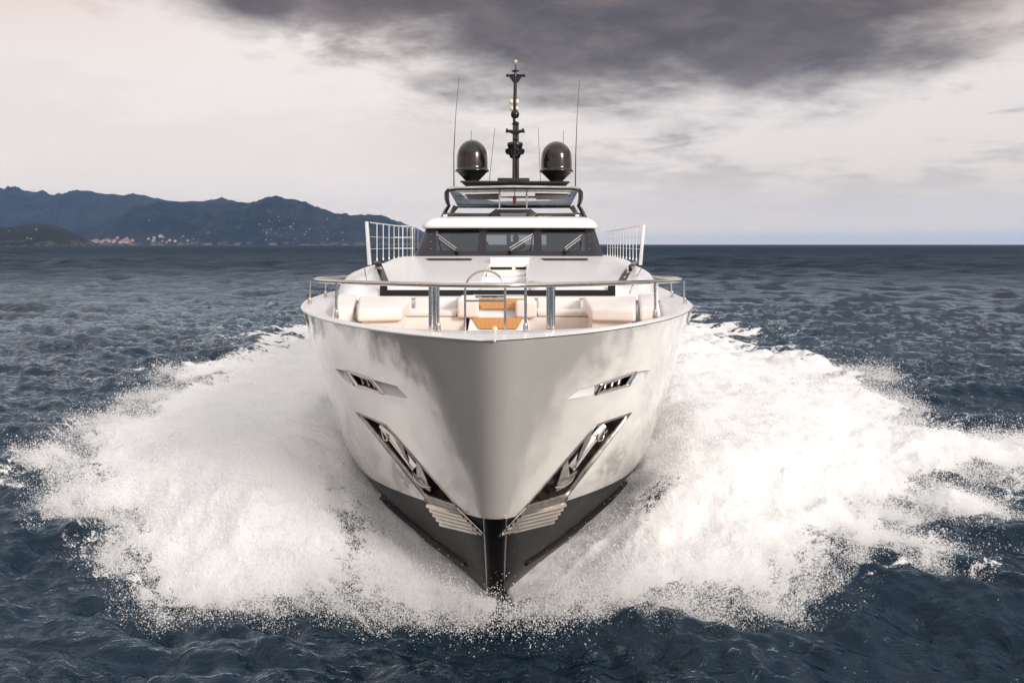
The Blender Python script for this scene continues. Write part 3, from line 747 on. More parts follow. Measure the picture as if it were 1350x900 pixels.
# centre steps from the well up to the walkway
st = MB()
st.box(-.36, .52, 13.0, 14.25, 3.3, 3.47).box(-.36, .52, 13.25, 14.25, 3.47, 3.66).box(-.36, .52, 13.5, 14.25, 3.66, 3.86)
step_o = obj('centre_steps', st, M['white'], yacht, bevel=.012)
def trap(x0, x1, x2, x3, ya, z0, z1, yb):      # sloping wooden tread face
    return MB().hexa([(x0, ya, z1), (x1, ya, z1), (x2, yb, z0), (x3, yb, z0)], [(x0, ya+.03, z1), (x1, ya+.03, z1), (x2, yb+.03, z0), (x3, yb+.03, z0)])
obj('wooden_tread', trap(-.36, .45, .34, -.25, 13.12, 3.70, 3.855, 13.02), M['teak'], step_o)
obj('wooden_tread', trap(-.40, .42, .32, -.28, 12.85, 3.41, 3.565, 12.67), M['teak'], step_o)
obj('step_shell', MB().hexa([(-.48,13.0,3.3),(.54,13.0,3.3),(.54,14.0,3.3),(-.48,14.0,3.3)],[(-.44,13.16,3.84),(.50,13.16,3.84),(.5,14.0,3.87),(-.44,14.0,3.87)]), M['white'], step_o, bevel=.02)
obj('step_shell', MB().hexa([(-.48,12.6,3.3),(.54,12.6,3.3),(.54,13.2,3.3),(-.48,13.2,3.3)],[(-.44,12.88,3.55),(.50,12.88,3.55),(.5,13.2,3.58),(-.44,13.2,3.58)]), M['white'], step_o, bevel=.02)
obj('locker_handle', MB().box(-.36, .12, 13.1, 13.14, 3.87, 3.905), M['brushed'], step_o)
obj('locker_handle', MB().box(-.25, -.13, 13.085, 13.1, 3.878, 3.897), M['blackmatt'], step_o)
obj('locker_handle', MB().box(-.10, .0, 13.085, 13.1, 3.878, 3.897), M['blackmatt'], step_o)
# ---- foredeck trunk: one lofted surface with a walkway channel
YT0, YT1 = 14.05, 19.6
zpl = lambda Yv: 4.045+(Yv-14.1)*.074
def wsh(Yv): return float(np.interp(Yv, [13.5, 14.05, 14.6, 15.2, 16, 17, 19.6], [2.75, 2.8, 2.95, 3.08, 3.2, 3.24, 3.24]))
def tz(x_, Yv):
    ax_ = abs(x_); zp = zpl(Yv); b0 = 3.72; w_ = wsh(Yv)
    Lf = .16+1.5*ss(ax_, 2.05, 2.5)
    t_ = min(1, max(0, (Yv-(YT0-.05*0))/Lf)); fr_ = math.sqrt(max(0, 1-(1-t_)**2))
    t2 = max(0, (ax_-2.0)/(w_-2.0)); sd2 = (max(0, 1-t2**3.2))**(1/3.0)
    crown = .03*(1-(ax_/2.3)**2) if ax_ < 2.3 else 0
    return b0+(zp+(.11-.09*ss(Yv, 16.5, 18.5))*ss(ax_, 2.25, 2.6)-b0)*fr_*sd2+crown*fr_
xs_ = sorted(set([-1+0.0]+[round(v, 3) for v in list(np.linspace(-1, 1, 81))]))
ysT = [YT0+v for v in (0,.004,.012,.025,.045,.07,.1,.14,.18,.25,.35,.5,.7,.9,1.1,1.4,1.7,2.0,2.3,2.7,3.1,3.5,4,4.5,5,5.55)]
CH0, CH1 = -.30, .52       # walkway channel
xcols = list(-np.array([1., .9995, .998, .995, .985, .97, .95, .92, .88, .84, .8, .76, .72, .68, .65, .6, .5, .4, .3, .2, .12]))
def trunk():
    pts = []; cols = []
    for y_ in ysT:
        w_ = wsh(y_); row = [v*w_ for v in xcols]+[CH0, CH1]+[-v*w_ for v in xcols[::-1]]
        row[len(xcols)-1] = -.36; row[len(xcols)+2] = .58
        pts += [(x_, y_, tz(x_, y_)) for x_ in row]; cols.append(row)
    n = len(cols[0]); mid_i = len(xcols)
    mb = MB().grid(pts, len(ysT), n, keep=lambda i, j: j != mid_i)
    # front face
    f0 = [(x_, YT0, tz(x_, YT0)) for x_ in cols[0]]; f1 = [(x_, YT0, 3.3 if abs(x_) < 2.6 else 3.6) for x_ in cols[0]]
    mb.add(f0+f1, [(j, j+1, n+j+1, n+j) for j in range(n-1) if j != mid_i])
    # channel walls
    for jx in (mid_i, mid_i+1):
        a = [(cols[i][jx], ysT[i], tz(cols[i][jx], ysT[i])) for i in range(len(ysT))]; b = [(p[0], p[1], 3.3) for p in a]
        mb.add(a+b, [(i, i+1, len(a)+i+1, len(a)+i) for i in range(len(a)-1)])
    return mb
tr_mb = trunk(); trunk_o = obj('foredeck_trunk', tr_mb, M['white'], yacht)
tb = bmesh.new(); 
tm = bpy.data.meshes.new('tmp'); tm.from_pydata([(x+cx(y), y, z) for x, y, z in tr_mb.v], [], tr_mb.f); tb.from_mesh(tm); bvh_t = BVHTree.FromBMesh(tb); tb.free(); bpy.data.meshes.remove(tm)
# walkway steps in the channel
wk = MB().box(CH0, CH1, 14.05, 15.6, 3.3, 3.98).box(CH0, CH1, 15.6, 17.2, 3.3, 4.10).box(CH0, CH1, 17.25, 18.1, 3.3, 4.19)
wk_o = obj('walkway_steps', wk, M['white'], yacht, bevel=.01)
obj('tread_mat', MB().box(CH0+.02, CH1-.02, 16.2, 17.15, 4.101, 4.16), M['cushion'], wk_o, bevel=.01)
obj('step_riser', MB().hexa([(CH0,17.5,4.25),(CH1,17.5,4.25),(CH1,19.3,4.25),(CH0,19.3,4.25)],[(CH0-.02,17.62,4.46),(CH1+.02,17.62,4.46),(CH1+.02,19.3,4.47),(CH0-.02,19.3,4.47)]), M['white'], wk_o, bevel=.015)
obj('light_slot', MB().box(CH0, CH1, 17.56, 17.6, 4.19, 4.26), M['blackmatt'], wk_o)
obj('step_light', MB().lathe([(0,0),(.022,0),(.022,.03),(0,.03)], (.21, 17.53, 4.205), 12), M['led'], wk_o)
# front window band (L-shaped ends) and dark diagonal strips on the shoulders
def strip_on(pts2, wpx, off=.008, name='trim', m=M['frame'], par=None, bvh=None):
    row = []
    for x_, y_, w_ in pts2: row += [onto(bvh or bvh_t, x_-w_/2, y_, off), onto(bvh or bvh_t, x_+w_/2, y_, off)]
    return obj(name, MB().grid(row, len(pts2), 2), m, par or yacht, warp=False)
fw = MB(); yb = YT0-.012; hwf = 2.075
fw.prism([(-hwf, yb, 4.03), (-hwf, yb, 3.842), (hwf, yb, 3.842), (hwf, yb, 4.03), (hwf-.13, yb, 4.03), (hwf-.13, yb, 3.945), (-hwf+.13, yb, 3.945), (-hwf+.13, yb, 4.03)], (0, .01, 0))
obj('front_window_band', fw, M['frame'], yacht)
obj('ledge', MB().box(-2.12, 2.12, YT0-.06, YT0-.002, 3.80, 3.835), M['white'], yacht, bevel=.008)
strip_on([(497, 344.5, 9), (499, 350, 9), (502, 357, 9), (505, 364, 9), (508, 371, 9), (510, 376, 9)], 9, .01, 'shoulder_strip')
strip_on([(838, 344.5, 7), (833.5, 350, 8), (829, 356, 9), (825, 362, 10), (821, 369, 10), (818, 376, 10)], 10, .01, 'shoulder_strip')
for s in (-1, 1):    # panel joints
    pp = [(480, 352), (482, 362), (484.5, 375), (487, 395)] if s < 0 else [(846, 353), (841, 362), (835, 373), (830, 386), (827, 399)]
    obj('panel_joint', MB().tube([onto(bvh_t, a, b, .002) for a, b in pp], .008, 5), M['frame'], yacht, warp=False)
# hatches flush in the trunk top: grey wedge-shaped vents
for s, (xa, xb) in ((-1, (560, 622)), (1, (712, 775))):
    q_ = [(xa, 340.5), (xb, 340.5), (xb-2 if s < 0 else xb, 343), (xa+4, 343)]
    a = [rel(x_, y_, 18.6) for x_, y_ in q_]
    obj('deck_vent', patch(bvh_t, [(xa, 341.5), (xb, 341.5), (xb, 343.6), (xa+6, 343.6)], .02, 8, 3), M['frame'], yacht, warp=False)
# ---- wheelhouse
WB, WT_ = 4.45, 5.17
def wh_sec(z, n=60):
    """plan outline of the wheelhouse at height z, from port aft round the front to starboard aft"""
    t_ = (z-WB)/(WT_-WB); hw = 2.36-.16*t_; y0 = 19.35+.85*t_; pts = []
    for i in range(n+1):
        u = -1+2*i/n; a = abs(u)
        if a < .72: x_ = u/.72*(hw-.22); y_ = y0+.22*(a/.72)**2
        else:
            v = (a-.72)/.28; sg = 1 if u > 0 else -1
            if v < .4: ph = v/.4*math.pi/2; x_ = sg*(hw-.22+.22*math.sin(ph)); y_ = y0+.22+.35*(1-math.cos(ph))
            else: x_ = sg*(hw+.02*(v-.4)); y_ = y0+.57+(v-.4)/.6*(33-y0)
        pts.append((x_, y_, z))
    return pts
zs_ = np.linspace(WB, WT_, 13); g_pts = [p for z in zs_ for p in wh_sec(z)]
wb = MB().grid(g_pts, 13, 61)
bmw = bmesh.new(); tm = bpy.data.meshes.new('tmp'); tm.from_pydata([(x+cx(y), y, z) for x, y, z in wb.v], [], wb.f); bmw.from_mesh(tm); bpy.data.meshes.remove(tm)
bvh_w = BVHTree.FromBMesh(bmw)
PANE = [[(575,303.5),(632,303.5),(629,331),(574,330)], [(641.5,303.5),(703.5,303.5),(704,331),(640.5,331)], [(713.5,303.5),(771,303.5),(771.5,331),(714.5,331)]]
for q_ in PANE: cut(bmw, q_, margin=6, Ymax=24)
wh = bm_obj('windscreen_frame', bmw, M['frame'], yacht); bmw.free()
wh['label'] = 'dark tinted band framing the three windscreen panes'
for q_ in PANE:
    obj('windscreen_pane', patch(bvh_w, [(q_[0][0]-1.5, q_[0][1]-1), (q_[1][0]+1.5, q_[1][1]-1), (q_[2][0]+1.5, q_[2][1]+1), (q_[3][0]-1.5, q_[3][1]+1)], -.012, 10, 8), M['glass'], wh, warp=False)
for x_ in (568, 777):
    for y_ in (309, 319, 328): obj('rivet', MB().lathe([(0,-.004),(.012,-.004),(.009,.004),(0,.006)], onto(bvh_w, x_, y_, .004), 8), M['alu'], wh, warp=False)
# white sill and roof brow
sl_ = wh_sec(WB); sill = MB()
rows = [[(x_*1.0, y_, 4.30) for x_, y_, z in sl_], [(x_*1.025, y_-.08, 4.34) for x_, y_, z in sl_], [(x_*1.02, y_-.07, 4.44) for x_, y_, z in sl_], [(x_*1.0, y_-.005, 4.455) for x_, y_, z in sl_]]
sill.grid([p for r_ in rows for p in r_], 4, 61)
obj('windscreen_sill', sill, M['white'], yacht)
tp = wh_sec(WT_); br = []
for sc_x, dyy, z in ((.97, .10, 5.165), (1.02, -.09, 5.15), (1.035, -.13, 5.17), (1.036, -.12, 5.215), (1.02, -.06, 5.30), (.99, .06, 5.375), (.95, .22, 5.43), (.90, .5, 5.47), (.82, .9, 5.49)):
    row = []
    for i, (x_, y_, _) in enumerate(tp):
        row.append((x_*sc_x, y_+dyy if y_ < 24 else y_, z))
    br.append(row)
last = br[-1]; br.append([(0 if False else x_*.5, y_+.6 if y_ < 24 else y_, 5.50) for x_, y_, z in last]); br.append([(x_*.0, y_+.6 if y_ < 24 else y_, 5.505) for x_, y_, z in br[-1]])
obj('wheelhouse_roof', MB().grid([p for r_ in br for p in r_], len(br), 61), M['white'], yacht)
# interior: sole, rear bulkhead with a bright opening, dash, helm seat
inn_o = obj('cabin_lining', MB().box(-2.1, 2.1, 20.4, 32, 3.7, 3.72).box(-2.1, -1.0, 26.0, 26.05, 3.72, 5.14).box(1.05, 2.1, 26.0, 26.05, 3.72, 5.14).box(-1.0, -.25, 26.0, 26.05, 3.72, 4.72).box(-.25, 1.05, 26.0, 26.05, 3.72, 4.62).box(-1., 1.05, 26.0, 26.05, 5.06, 5.14).box(-.25, -.12, 26.0, 26.05, 4.62, 5.06).box(-2.1, 2.1, 21.3, 32, 5.12, 5.14), M['interior'], wh)
obj('dashboard', MB().hexa([(-2.1,19.95,4.36),(2.1,19.95,4.36),(2.1,20.7,4.3),(-2.1,20.7,4.3)],[(-2.1,19.95,4.47),(2.1,19.95,4.47),(2.1,20.7,4.56),(-2.1,20.7,4.56)]), M['blackmatt'], wh)
obj('cabin_sofa', MB().box(-1.35, -.8, 24.2, 24.8, 4.55, 4.83).box(-1.5, -.7, 23.9, 24.8, 4.3, 4.56), M['cushion'], wh, bevel=.03)
obj('helm_seat', MB().box(-.1, .36, 22.0, 22.1, 4.12, 4.82).box(-.1, .36, 21.55, 22.1, 4.0, 4.12).box(.05, .2, 21.7, 21.9, 3.72, 4.0), M['blackmatt'], wh, bevel=.02)
# wipers
def wiper(piv, tip, end):
    o0, o1, o2 = (onto(bvh_w, *q_, .05) for q_ in (piv, tip, end)); d = Vector((0, 0, .022))
    w_ = obj('wiper', MB().tube([o0, o1], .0065, 6).tube([o0+d*3.2, o1+d*3.2], .0065, 6), M['white'], wh, warp=False)
    m_ = (o1+d)
    st_ = (o2-m_)
    obj('wiper_blade', MB().tube([m_-st_*.05, m_+st_*.5, m_+st_*1.15], .011, 6).tube([o2, (o0+o2)/2, o0], .007, 5), M['rubber'], w_, warp=False)
    obj('wiper_motor', MB().lathe([(0,-.03),(.05,-.03),(.045,.02),(0,.03)], o0, 12), M['rubber'], w_, warp=False)
wiper((602, 333), (577, 314.5), (581, 327)); wiper((672, 332.5), (702, 314), (699.5, 327)); wiper((744, 332.5), (766, 315.5), (765.5, 326))
# topsides of the superstructure aft of the foredeck (upper bulwark), with dark side glazing
for s in (-1, 1):
    ub = MB().grid([q for y_ in (15.5, 16.5, 17.5, 19, 22, 28, 33, 36) for q in ((s*3.24, y_, 3.75), (s*3.24, y_, min(4.1, tz(3.0, min(y_, 19.5)))), (s*3.1, y_, min(4.3, tz(2.8, min(y_, 19.5)))), (s*2.75, y_, min(4.42, tz(2.6, min(y_, 19.5)))), (s*2.3, y_, 4.42 if y_ > 19.6 else tz(2.3, min(y_, 19.5))))][25:], 3, 5)
    obj('upper_bulwark', ub, M['white'], yacht)
sdk = MB()
for s in (-1, 1): sdk.grid([q for y_ in np.linspace(19.55, 34, 12) for q in ((s*2.2, y_, 4.40), (s*2.75, y_, 4.42), (s*3.05, y_, 4.3), (s*3.2, y_, 4.05), (s*3.24, y_, 3.76))], 12, 5)
obj('upper_side_deck', sdk, M['white'], yacht)
# ---- wing rails
def wing_rail(s, x_, Y0_, Y1_, zt, n, zb=4.41):
    ys2 = np.linspace(Y0_, Y1_, n)
    w_ = obj('wing_rail', MB().tube([(s*x_, Y0_, zt), (s*x_, Y1_, zt)], .013, 8), M['alu'], yacht)
    obj('end_post', MB().hexa([(s*x_-.035, Y0_-.1, zb-.1), (s*x_+.035, Y0_-.1, zb-.1), (s*x_+.035, Y0_+.0, zb-.1), (s*x_-.035, Y0_+.0, zb-.1)], [(s*(x_+.07)-.03, Y0_-.06, zt+.02), (s*(x_+.07)+.03, Y0_-.06, zt+.02), (s*(x_+.07)+.03, Y0_+.02, zt+.02), (s*(x_+.07)-.03, Y0_+.02, zt+.02)]), M['alu'], w_, bevel=.008)
    for y_ in ys2[1:]:
        obj('post', MB().tube([(s*x_, y_, zb-.03), (s*x_, y_, zt)], .010, 8).lathe([(0,0),(.022,0),(.018,.06),(0,.06)], (s*x_, y_, zb-.03), 10), M['alu'], w_)
    for z in (zb+.24, zb+.50): obj('mid_rail', MB().tube([(s*x_, Y0_, z), (s*x_, Y1_, z)], .005, 6), M['alu'], w_)
    return w_
wl = wing_rail(-1, 2.83, 17.0, 23.6, 5.215, 11); wr = wing_rail(1, 2.93, 17.0, 25.0, 5.14, 12)

# athwartships return of the left wing rail
for z in (5.2, 4.92, 4.65): obj('mid_rail', MB().tube([(-2.83, 19.55, z), (-2.33, 19.55, z)], .011, 6), M['alu'], wl)
for x_ in (-2.6, -2.36): obj('post', MB().tube([(x_, 19.55, 4.4), (x_, 19.55, 5.2)], .013, 8), M['alu'], wl)
# ---- flybridge: centre air intake with dark screens sweeping outboard
zr_ = lambda px, py, Yv: rel(px, py, Yv)
ci = MB().hexa([zr_(661,297,20.6), zr_(690,297,20.6), zr_(694,292,22), zr_(659,292,22)], [zr_(655,276,20.75), zr_(699,276,20.75), zr_(699,276,22.3), zr_(655,276,22.3)])
ci_o = obj('centre_cowl', ci, M['black'], yacht, bevel=.01)
obj('cowl_face', MB().hexa([zr_(663,295.5,20.57), zr_(688,295.5,20.57), zr_(688,295.5,20.63), zr_(663,295.5,20.63)], [zr_(659,281,20.66), zr_(695,281,20.66), zr_(695,281,20.72), zr_(659,281,20.72)]), M['plex'], ci_o)
for s in (-1, 1):
    c_ = 676.5; f_ = lambda d, y_, Yv: zr_(c_+s*d, y_, Yv)
    fin_ = MB()
    fin_.hexa([f_(16,297,20.62), f_(20,291.5,20.7), f_(20,291,21.3), f_(15,295,21.6)], [f_(22,274.5,20.8), f_(32,282,20.8), f_(32,282,21.6), f_(22,274.5,21.9)])
    obj('cowl_wing', fin_, M['bronze'], ci_o, bevel=.008)
    sc2 = []
    for d, y1_, y0_, Yv in ((24,281,291,20.85),(34,281.5,289,20.9),(48,281.6,286.5,21.0),(64,281.4,285.6,21.15),(78,281,286.4,21.35),(90,281.2,287,21.6)):
        sc2 += [f_(d, y0_, Yv), f_(d, y1_, Yv+.05)]
    obj('fly_screen', MB().grid(sc2, 6, 2), M['bronze'], yacht, solid=.02)
    obj('screen_foot', MB().box(*sorted((s*1.72, s*1.83)), 21.4, 21.6, 5.44, 5.55), M['alu'], yacht, bevel=.01)
    low = MB().grid([q_ for d, ya_, yb_ in ((26,286,291),(36,285.5,288.5),(50,285.4,287.2),(57,286,286.6)) for q_ in (f_(d, yb_, 20.6), f_(d, ya_, 20.95))], 4, 2)
    obj('roof_tray', low, M['frame'], yacht, solid=.01)
# ---- hardtop
def htp(px, py, Yv): return rel(px, py, Yv)
ht_top = MB()
A = [htp(592,251,22.), htp(677,249.2,21.85), htp(763,250.5,22.)]; B = [htp(603,271.5,29.), htp(677,272.2,29.), htp(752,272,29.)]
up_v = Vector((0,0,.10))
ht_pts = []
for row, th_ in ((A, .10), (B, .12)):
    ht_pts.append([Vector(p) for p in row])
under = [*ht_pts[0], *ht_pts[1]]
hm = MB().add(under+[p+up_v for p in under], [(0,1,4,3),(1,2,5,4),(9,10,7,6),(10,11,8,7),(0,6,7,1),(1,7,8,2),(3,4,10,9),(4,5,11,10),(0,3,9,6),(2,8,11,5)])
ht_o = obj('hardtop', hm, M['ceiling'], yacht); ht_o['label'] = 'glossy pale underside of the hardtop over the open upper deck'
uz = lambda u, v: ((ht_pts[0][0]*(1-u)+ht_pts[0][2]*u)*(1-v)+(ht_pts[1][0]*(1-u)+ht_pts[1][2]*u)*v)-Vector((0,0,.004))
for (u0, u1) in ((.1, .37), (.66, .93)):
    obj('skylight', MB().add([uz(u0, .22)-Vector((0,0,.008)), uz(u1, .22)-Vector((0,0,.008)), uz(u1-.0, .5)-Vector((0,0,.008)), uz(u0+.02, .5)-Vector((0,0,.008))], [(0,1,2,3)]), M['grill'], ht_o, solid=.004)
for u in (.04, .9): obj('speaker_slot', MB().add([uz(u, .3)-Vector((0,0,.008)), uz(u+.05, .3)-Vector((0,0,.008)), uz(u+.05, .36)-Vector((0,0,.008)), uz(u, .36)-Vector((0,0,.008))], [(0,1,2,3)]), M['grill'], ht_o, solid=.004)
obj('front_edge', MB().tube([htp(590,251.5,21.95), htp(600,249.8,21.9), htp(677,248.6,21.8), htp(755,249.3,21.9), htp(765,251,21.95)], .035, 10), M['black'], ht_o)
obj('front_strip', MB().tube([htp(597,253,21.98), htp(677,251.8,21.85), htp(758,252.6,21.98)], .018, 8), M['brushed'], ht_o)
obj('rear_edge', MB().tube([htp(601,273,29), htp(677,273.4,29), htp(754,273.2,29)], .035, 8), M['black'], ht_o)
for s in (-1, 1):
    f_ = (lambda a, y_, Yv: htp(677-a, y_, Yv)) if s < 0 else (lambda a, y_, Yv: htp(677.5+a, y_, Yv))
    pts = [f_(86, 250.5, 21.95), f_(88, 254, 22.1), f_(88, 262, 22.6), f_(86.5, 268, 23), f_(85, 271, 23.3), f_(89, 277, 23), f_(92, 284, 22.6), f_(93, 288, 22.4)]
    obj('side_arch', MB().tube(pts, [.05, .07, .07, .06, .05, .06, .07, .08], 10), M['black'], ht_o)
    obj('arch_panel', MB().prism([f_(79, 270, 24), f_(73, 274, 24), f_(83, 286, 23), f_(88, 286, 23)], (0, .06, 0)), M['brushed'], ht_o, bevel=.004)
for px_ in (658.5, 694.5):
    obj('support_pole', MB().tube([rel(px_, 250, 22.1), rel(px_, 281, 22.1)], .02, 8).lathe([(0,0),(.035,0),(.035,.05),(0,.05)], rel(px_, 258, 22.1), 8), M['steel'], yacht)
lamp = obj('hanging_lamp', MB().lathe([(0,-.22),(.04,-.2),(.055,-.1),(.05,0),(0,.02)], rel(678.5, 259, 22.3), 12), M['red'], yacht)
obj('lamp_hanger', MB().tube([rel(678.5, 259, 22.3), rel(678.5, 250, 22.3)], .012, 6), M['black'], lamp)
# ---- antenna platform, domes, mast
YM = 24.2
pf = MB().hexa([rel(616,247.5,YM), rel(744,247.5,YM), rel(740,246.2,YM+1.6), rel(620,246.2,YM+1.6)], [rel(607,240,YM-.3), rel(751,240.6,YM-.3), rel(748,239.5,YM+1.9), rel(610,239.5,YM+1.9)])
pf_o = obj('mast_platform', pf, M['black'], yacht, bevel=.03)
obj('platform_lip', MB().hexa([rel(606,240.5,YM-.35), rel(752,241.2,YM-.35), rel(749,240.5,YM+2), rel(608,240.3,YM+2)], [rel(607,238.3,YM-.3), rel(751,239.3,YM-.3), rel(748,238.6,YM+1.9), rel(610,238.2,YM+1.9)]), M['black'], pf_o, bevel=.012)
obj('platform_box', MB().hexa([rel(656,239.3,YM-.2), rel(698,239.3,YM-.2), rel(698,239,YM+.8), rel(656,239,YM+.8)], [rel(656,234.6,YM-.2), rel(698,234.6,YM-.2), rel(698,234.6,YM+.8), rel(656,234.6,YM+.8)]), M['blackmatt'], pf_o, bevel=.02)
obj('platform_leg', MB().box(-.9, .9, YM+.3, YM+1.5, 6.2, 6.5), M['black'], pf_o)
u_ = YM/F      # metres per pixel at the mast
zz = lambda py: H+(CY-py)*u_
def dome(cxp, top):
    xc = (cxp-CX)*u_-cx(YM+.6); u2 = (YM+.6)/F; zb = H+(CY-240)*u2; hh = (240-top)*u2; r = 21.3*u2
    prof = [(0, -.05), (r*.40, -.05), (r*.42, .05), (r*.5, .08), (r*.93, hh*.235), (r*1.02, hh*.25), (r*1.02, hh*.285), (r*.965, hh*.30), (r*.97, hh*.36), (r*.965, hh*.50), (r*.955, hh*.56)]
    for i in range(1, 13):
        a = i/12*math.pi/2; prof.append((r*.955*math.cos(a), hh*.56+hh*.44*math.sin(a)))
    d_ = obj('satellite_dome', MB().lathe(prof[6:], ((cxp-CX)*u2-cx(YM+.6), YM+.6, zb), 48), M['bronze'], yacht)
    obj('dome_base', MB().lathe(prof[:7], ((cxp-CX)*u2-cx(YM+.6), YM+.6, zb), 48), M['blackmatt'], d_)
    obj('dome_rim', MB().lathe([(r*.93, hh*.232), (r*1.045, hh*.245), (r*1.045, hh*.275), (r*.93, hh*.29)], ((cxp-CX)*u2-cx(YM+.6), YM+.6, zb), 48), M['bronze'], d_)
dome(622.5, 184.5); dome(733.5, 186.5)
mx_ = lambda px: (px-CX)*u_-cx(YM)
mast = obj('mast', MB().tube([(mx_(677.5), YM, zz(248)), (mx_(678), YM, zz(145))], [.055, .045], 14).tube([(mx_(681.5), YM+.15, zz(246)), (mx_(681), YM+.15, zz(160))], .07, 14), M['bronze'], yacht)
def disc(px, py, rp, hp, m=M['black'], name='mast_fitting', prof=None, Yo=0.):
    r = rp*u_; h_ = hp*u_
    p = prof or [(0, 0), (.6, 0), (1, .35), (1, .6), (.55, 1), (0, 1)]
    return obj(name, MB().lathe([(a*r, b*h_) for a, b in p], (mx_(px), YM+Yo, zz(py)), 20), m, mast)
disc(679, 209, 10, 22, M['bronze'], 'radar_drum', [(0,0),(.35,0),(.62,.05),(.85,.3),(.78,.42),(.9,.62),(1,.75),(1.08,.86),(1.0,.97),(.6,1),(0,1)], .1)
for s in (-1, 1): obj('horn', MB().tube([(mx_(679+s*4), YM-.1, zz(199)), (mx_(679+s*7), YM-.22, zz(200)), (mx_(679+s*9), YM-.3, zz(201.5))], [.03, .07, .1], 12), M['black'], mast)
obj('spreader', MB().tube([(mx_(666.5), YM, zz(174)), (mx_(672), YM, zz(173)), (mx_(679), YM, zz(175.5)), (mx_(687), YM, zz(173)), (mx_(692), YM, zz(174.2))], [.03, .05, .075, .05, .03], 10), M['black'], mast)
for px_ in (668.5, 689.5): disc(px_, 173, 1.6, 3.6)
disc(679, 156, 5.5, 9, M['black'], 'searchlight', [(0,0),(.7,0),(1,.3),(1,.7),(.75,1),(0,1)], -.05)
for py_, r_ in ((152, 4.3), (165, 5.2), (163, 3.6), (185, 4)): disc(679.5, py_, r_, 2.6)
for s in (-1, 1):
    disc(678+s*3.8, 137.5, 2.6, 6.5, M['brass'], 'mast_light', [(0,0),(.8,0),(1,.3),(1,.7),(.6,1),(0,1)])
    disc(678+s*3.4, 146, 2.3, 6, M['brass'], 'mast_light', [(0,0),(.8,0),(1,.3),(1,.7),(.6,1),(0,1)])
obj('topmast', MB().tube([(mx_(678.5), YM, zz(150)), (mx_(679.5), YM, zz(104))], .055, 10).tube([(mx_(679.5), YM, zz(104)), (mx_(679.8), YM, zz(85))], [.05, .015], 8), M['black'], mast)
cr = MB().prism([(mx_(671), YM-.05, zz(101)), (mx_(688.5), YM-.05, zz(101)), (mx_(683), YM-.05, zz(109)), (mx_(676.5), YM-.05, zz(109))], (0, .12, 0)).tube([(mx_(667), YM, zz(100.8)), (mx_(673), YM, zz(99.6)), (mx_(686.5), YM, zz(99.6)), (mx_(693), YM, zz(101))], [.02, .04, .04, .02], 8)
obj('crosstree', cr, M['black'], mast)
for px_ in (669, 690.5): disc(px_, 100.5, 1.7, 3)
disc(679.6, 95.5, 5.2, 3.6, M['black'], 'mast_fitting', [(0,0),(.7,.1),(1,.35),(.9,.6),(.4,1),(0,1)])
disc(679.8, 84, 2.4, 4.6, M['brass'], 'masthead_light', [(0,0),(.6,.0),(.5,.3),(1,.45),(1,.7),(.5,1),(0,1)])
for (x0_, y0_, x1_, y1_, r_) in ((598.5,249,598.3,203,.016),(598.3,203,605,103,.008),(619.5,190,620,168,.007),(645,239,652.5,168,.007),(712.5,239,709.5,168,.007),(744,190,744.3,168,.007),(758.5,250,759,204,.016),(759,204,764,106,.008)):
    if (x0_, y0_) in ((598.3,203),(759,204)): continue
    if x0_ in (598.5, 758.5):
        tip = (605,103) if x0_ < 600 else (764,106); mid2 = (598.3,203) if x0_ < 600 else (759,204)
        pr_ = [(mx_(x0_), YM, zz(y0_+1)), (mx_(mid2[0]), YM, zz(mid2[1])), (mx_(mid2[0]+(tip[0]-mid2[0])*.35), YM, zz(mid2[1]+(tip[1]-mid2[1])*.5)), (mx_(tip[0]), YM, zz(tip[1]))]
        obj('whip_antenna', MB().tube(pr_, [.02, .016, .009, .006], 6), M['blackmatt'], yacht)
    else:
        yo = YM if y0_ > 200 else YM+.6
        obj('whip_antenna', MB().tube([(mx_(x0_), yo, zz(y0_)), (mx_(x1_), yo, zz(y1_))], [r_*1.4, r_], 6), M['blackmatt'], yacht)
# ---- helmsman behind the glass
def skin_body(name, pts, edges, radii, m, parent=None, sub=2):
    me = bpy.data.meshes.new(name); me.from_pydata([tuple(p) for p in pts], edges, []); o = bpy.data.objects.new(name, me); C.objects.link(o)
    md = o.modifiers.new('skin', 'SKIN')
    for i, r_ in enumerate(radii): me.skin_vertices[0].data[i].radius = (r_, r_)
    me.skin_vertices[0].data[0].use_root = True
    s_ = o.modifiers.new('sub', 'SUBSURF'); s_.levels = sub; s_.render_levels = sub
    me.materials.append(m); ORG[o.name] = Vector((0,0,0)); return o
px0 = .12+cx(21.7)
person = empty('person', (px0, 21.8, 4.12), 'dark silhouette of a person sitting at the helm behind the windscreen', 'person')
bp_ = [(0,.0,.09),(0,-.01,.3),(0,0,.5),(0,0,.62),(0,-.02,.72),(-.19,0,.55),(-.25,-.1,.30),(-.16,-.34,.30),(.19,0,.55),(.25,-.1,.30),(.16,-.34,.30),(-.1,-.1,.07),(-.12,-.42,.05),(-.12,-.46,-.34),(.1,-.1,.07),(.12,-.42,.05),(.12,-.46,-.34),(0,-.03,.80)]
be = [(0,1),(1,2),(2,3),(3,4),(4,17),(2,5),(5,6),(6,7),(2,8),(8,9),(9,10),(0,11),(11,12),(12,13),(0,14),(14,15),(15,16)]
brd = [.15,.15,.16,.07,.085,.07,.05,.035,.07,.05,.035,.095,.07,.045,.095,.07,.045,.09]
b_o = skin_body('body', bp_, be, brd, M['shirt']); b_o.parent = person
hd = MB().lathe([(0,-.02),(.04,0),(.07,.05),(.078,.1),(.075,.16),(.05,.205),(0,.225)], (0,-.03,.66), 20, 1, 1.15)
h_o = obj('head', hd, M['skin'], None, warp=False); h_o.parent = person
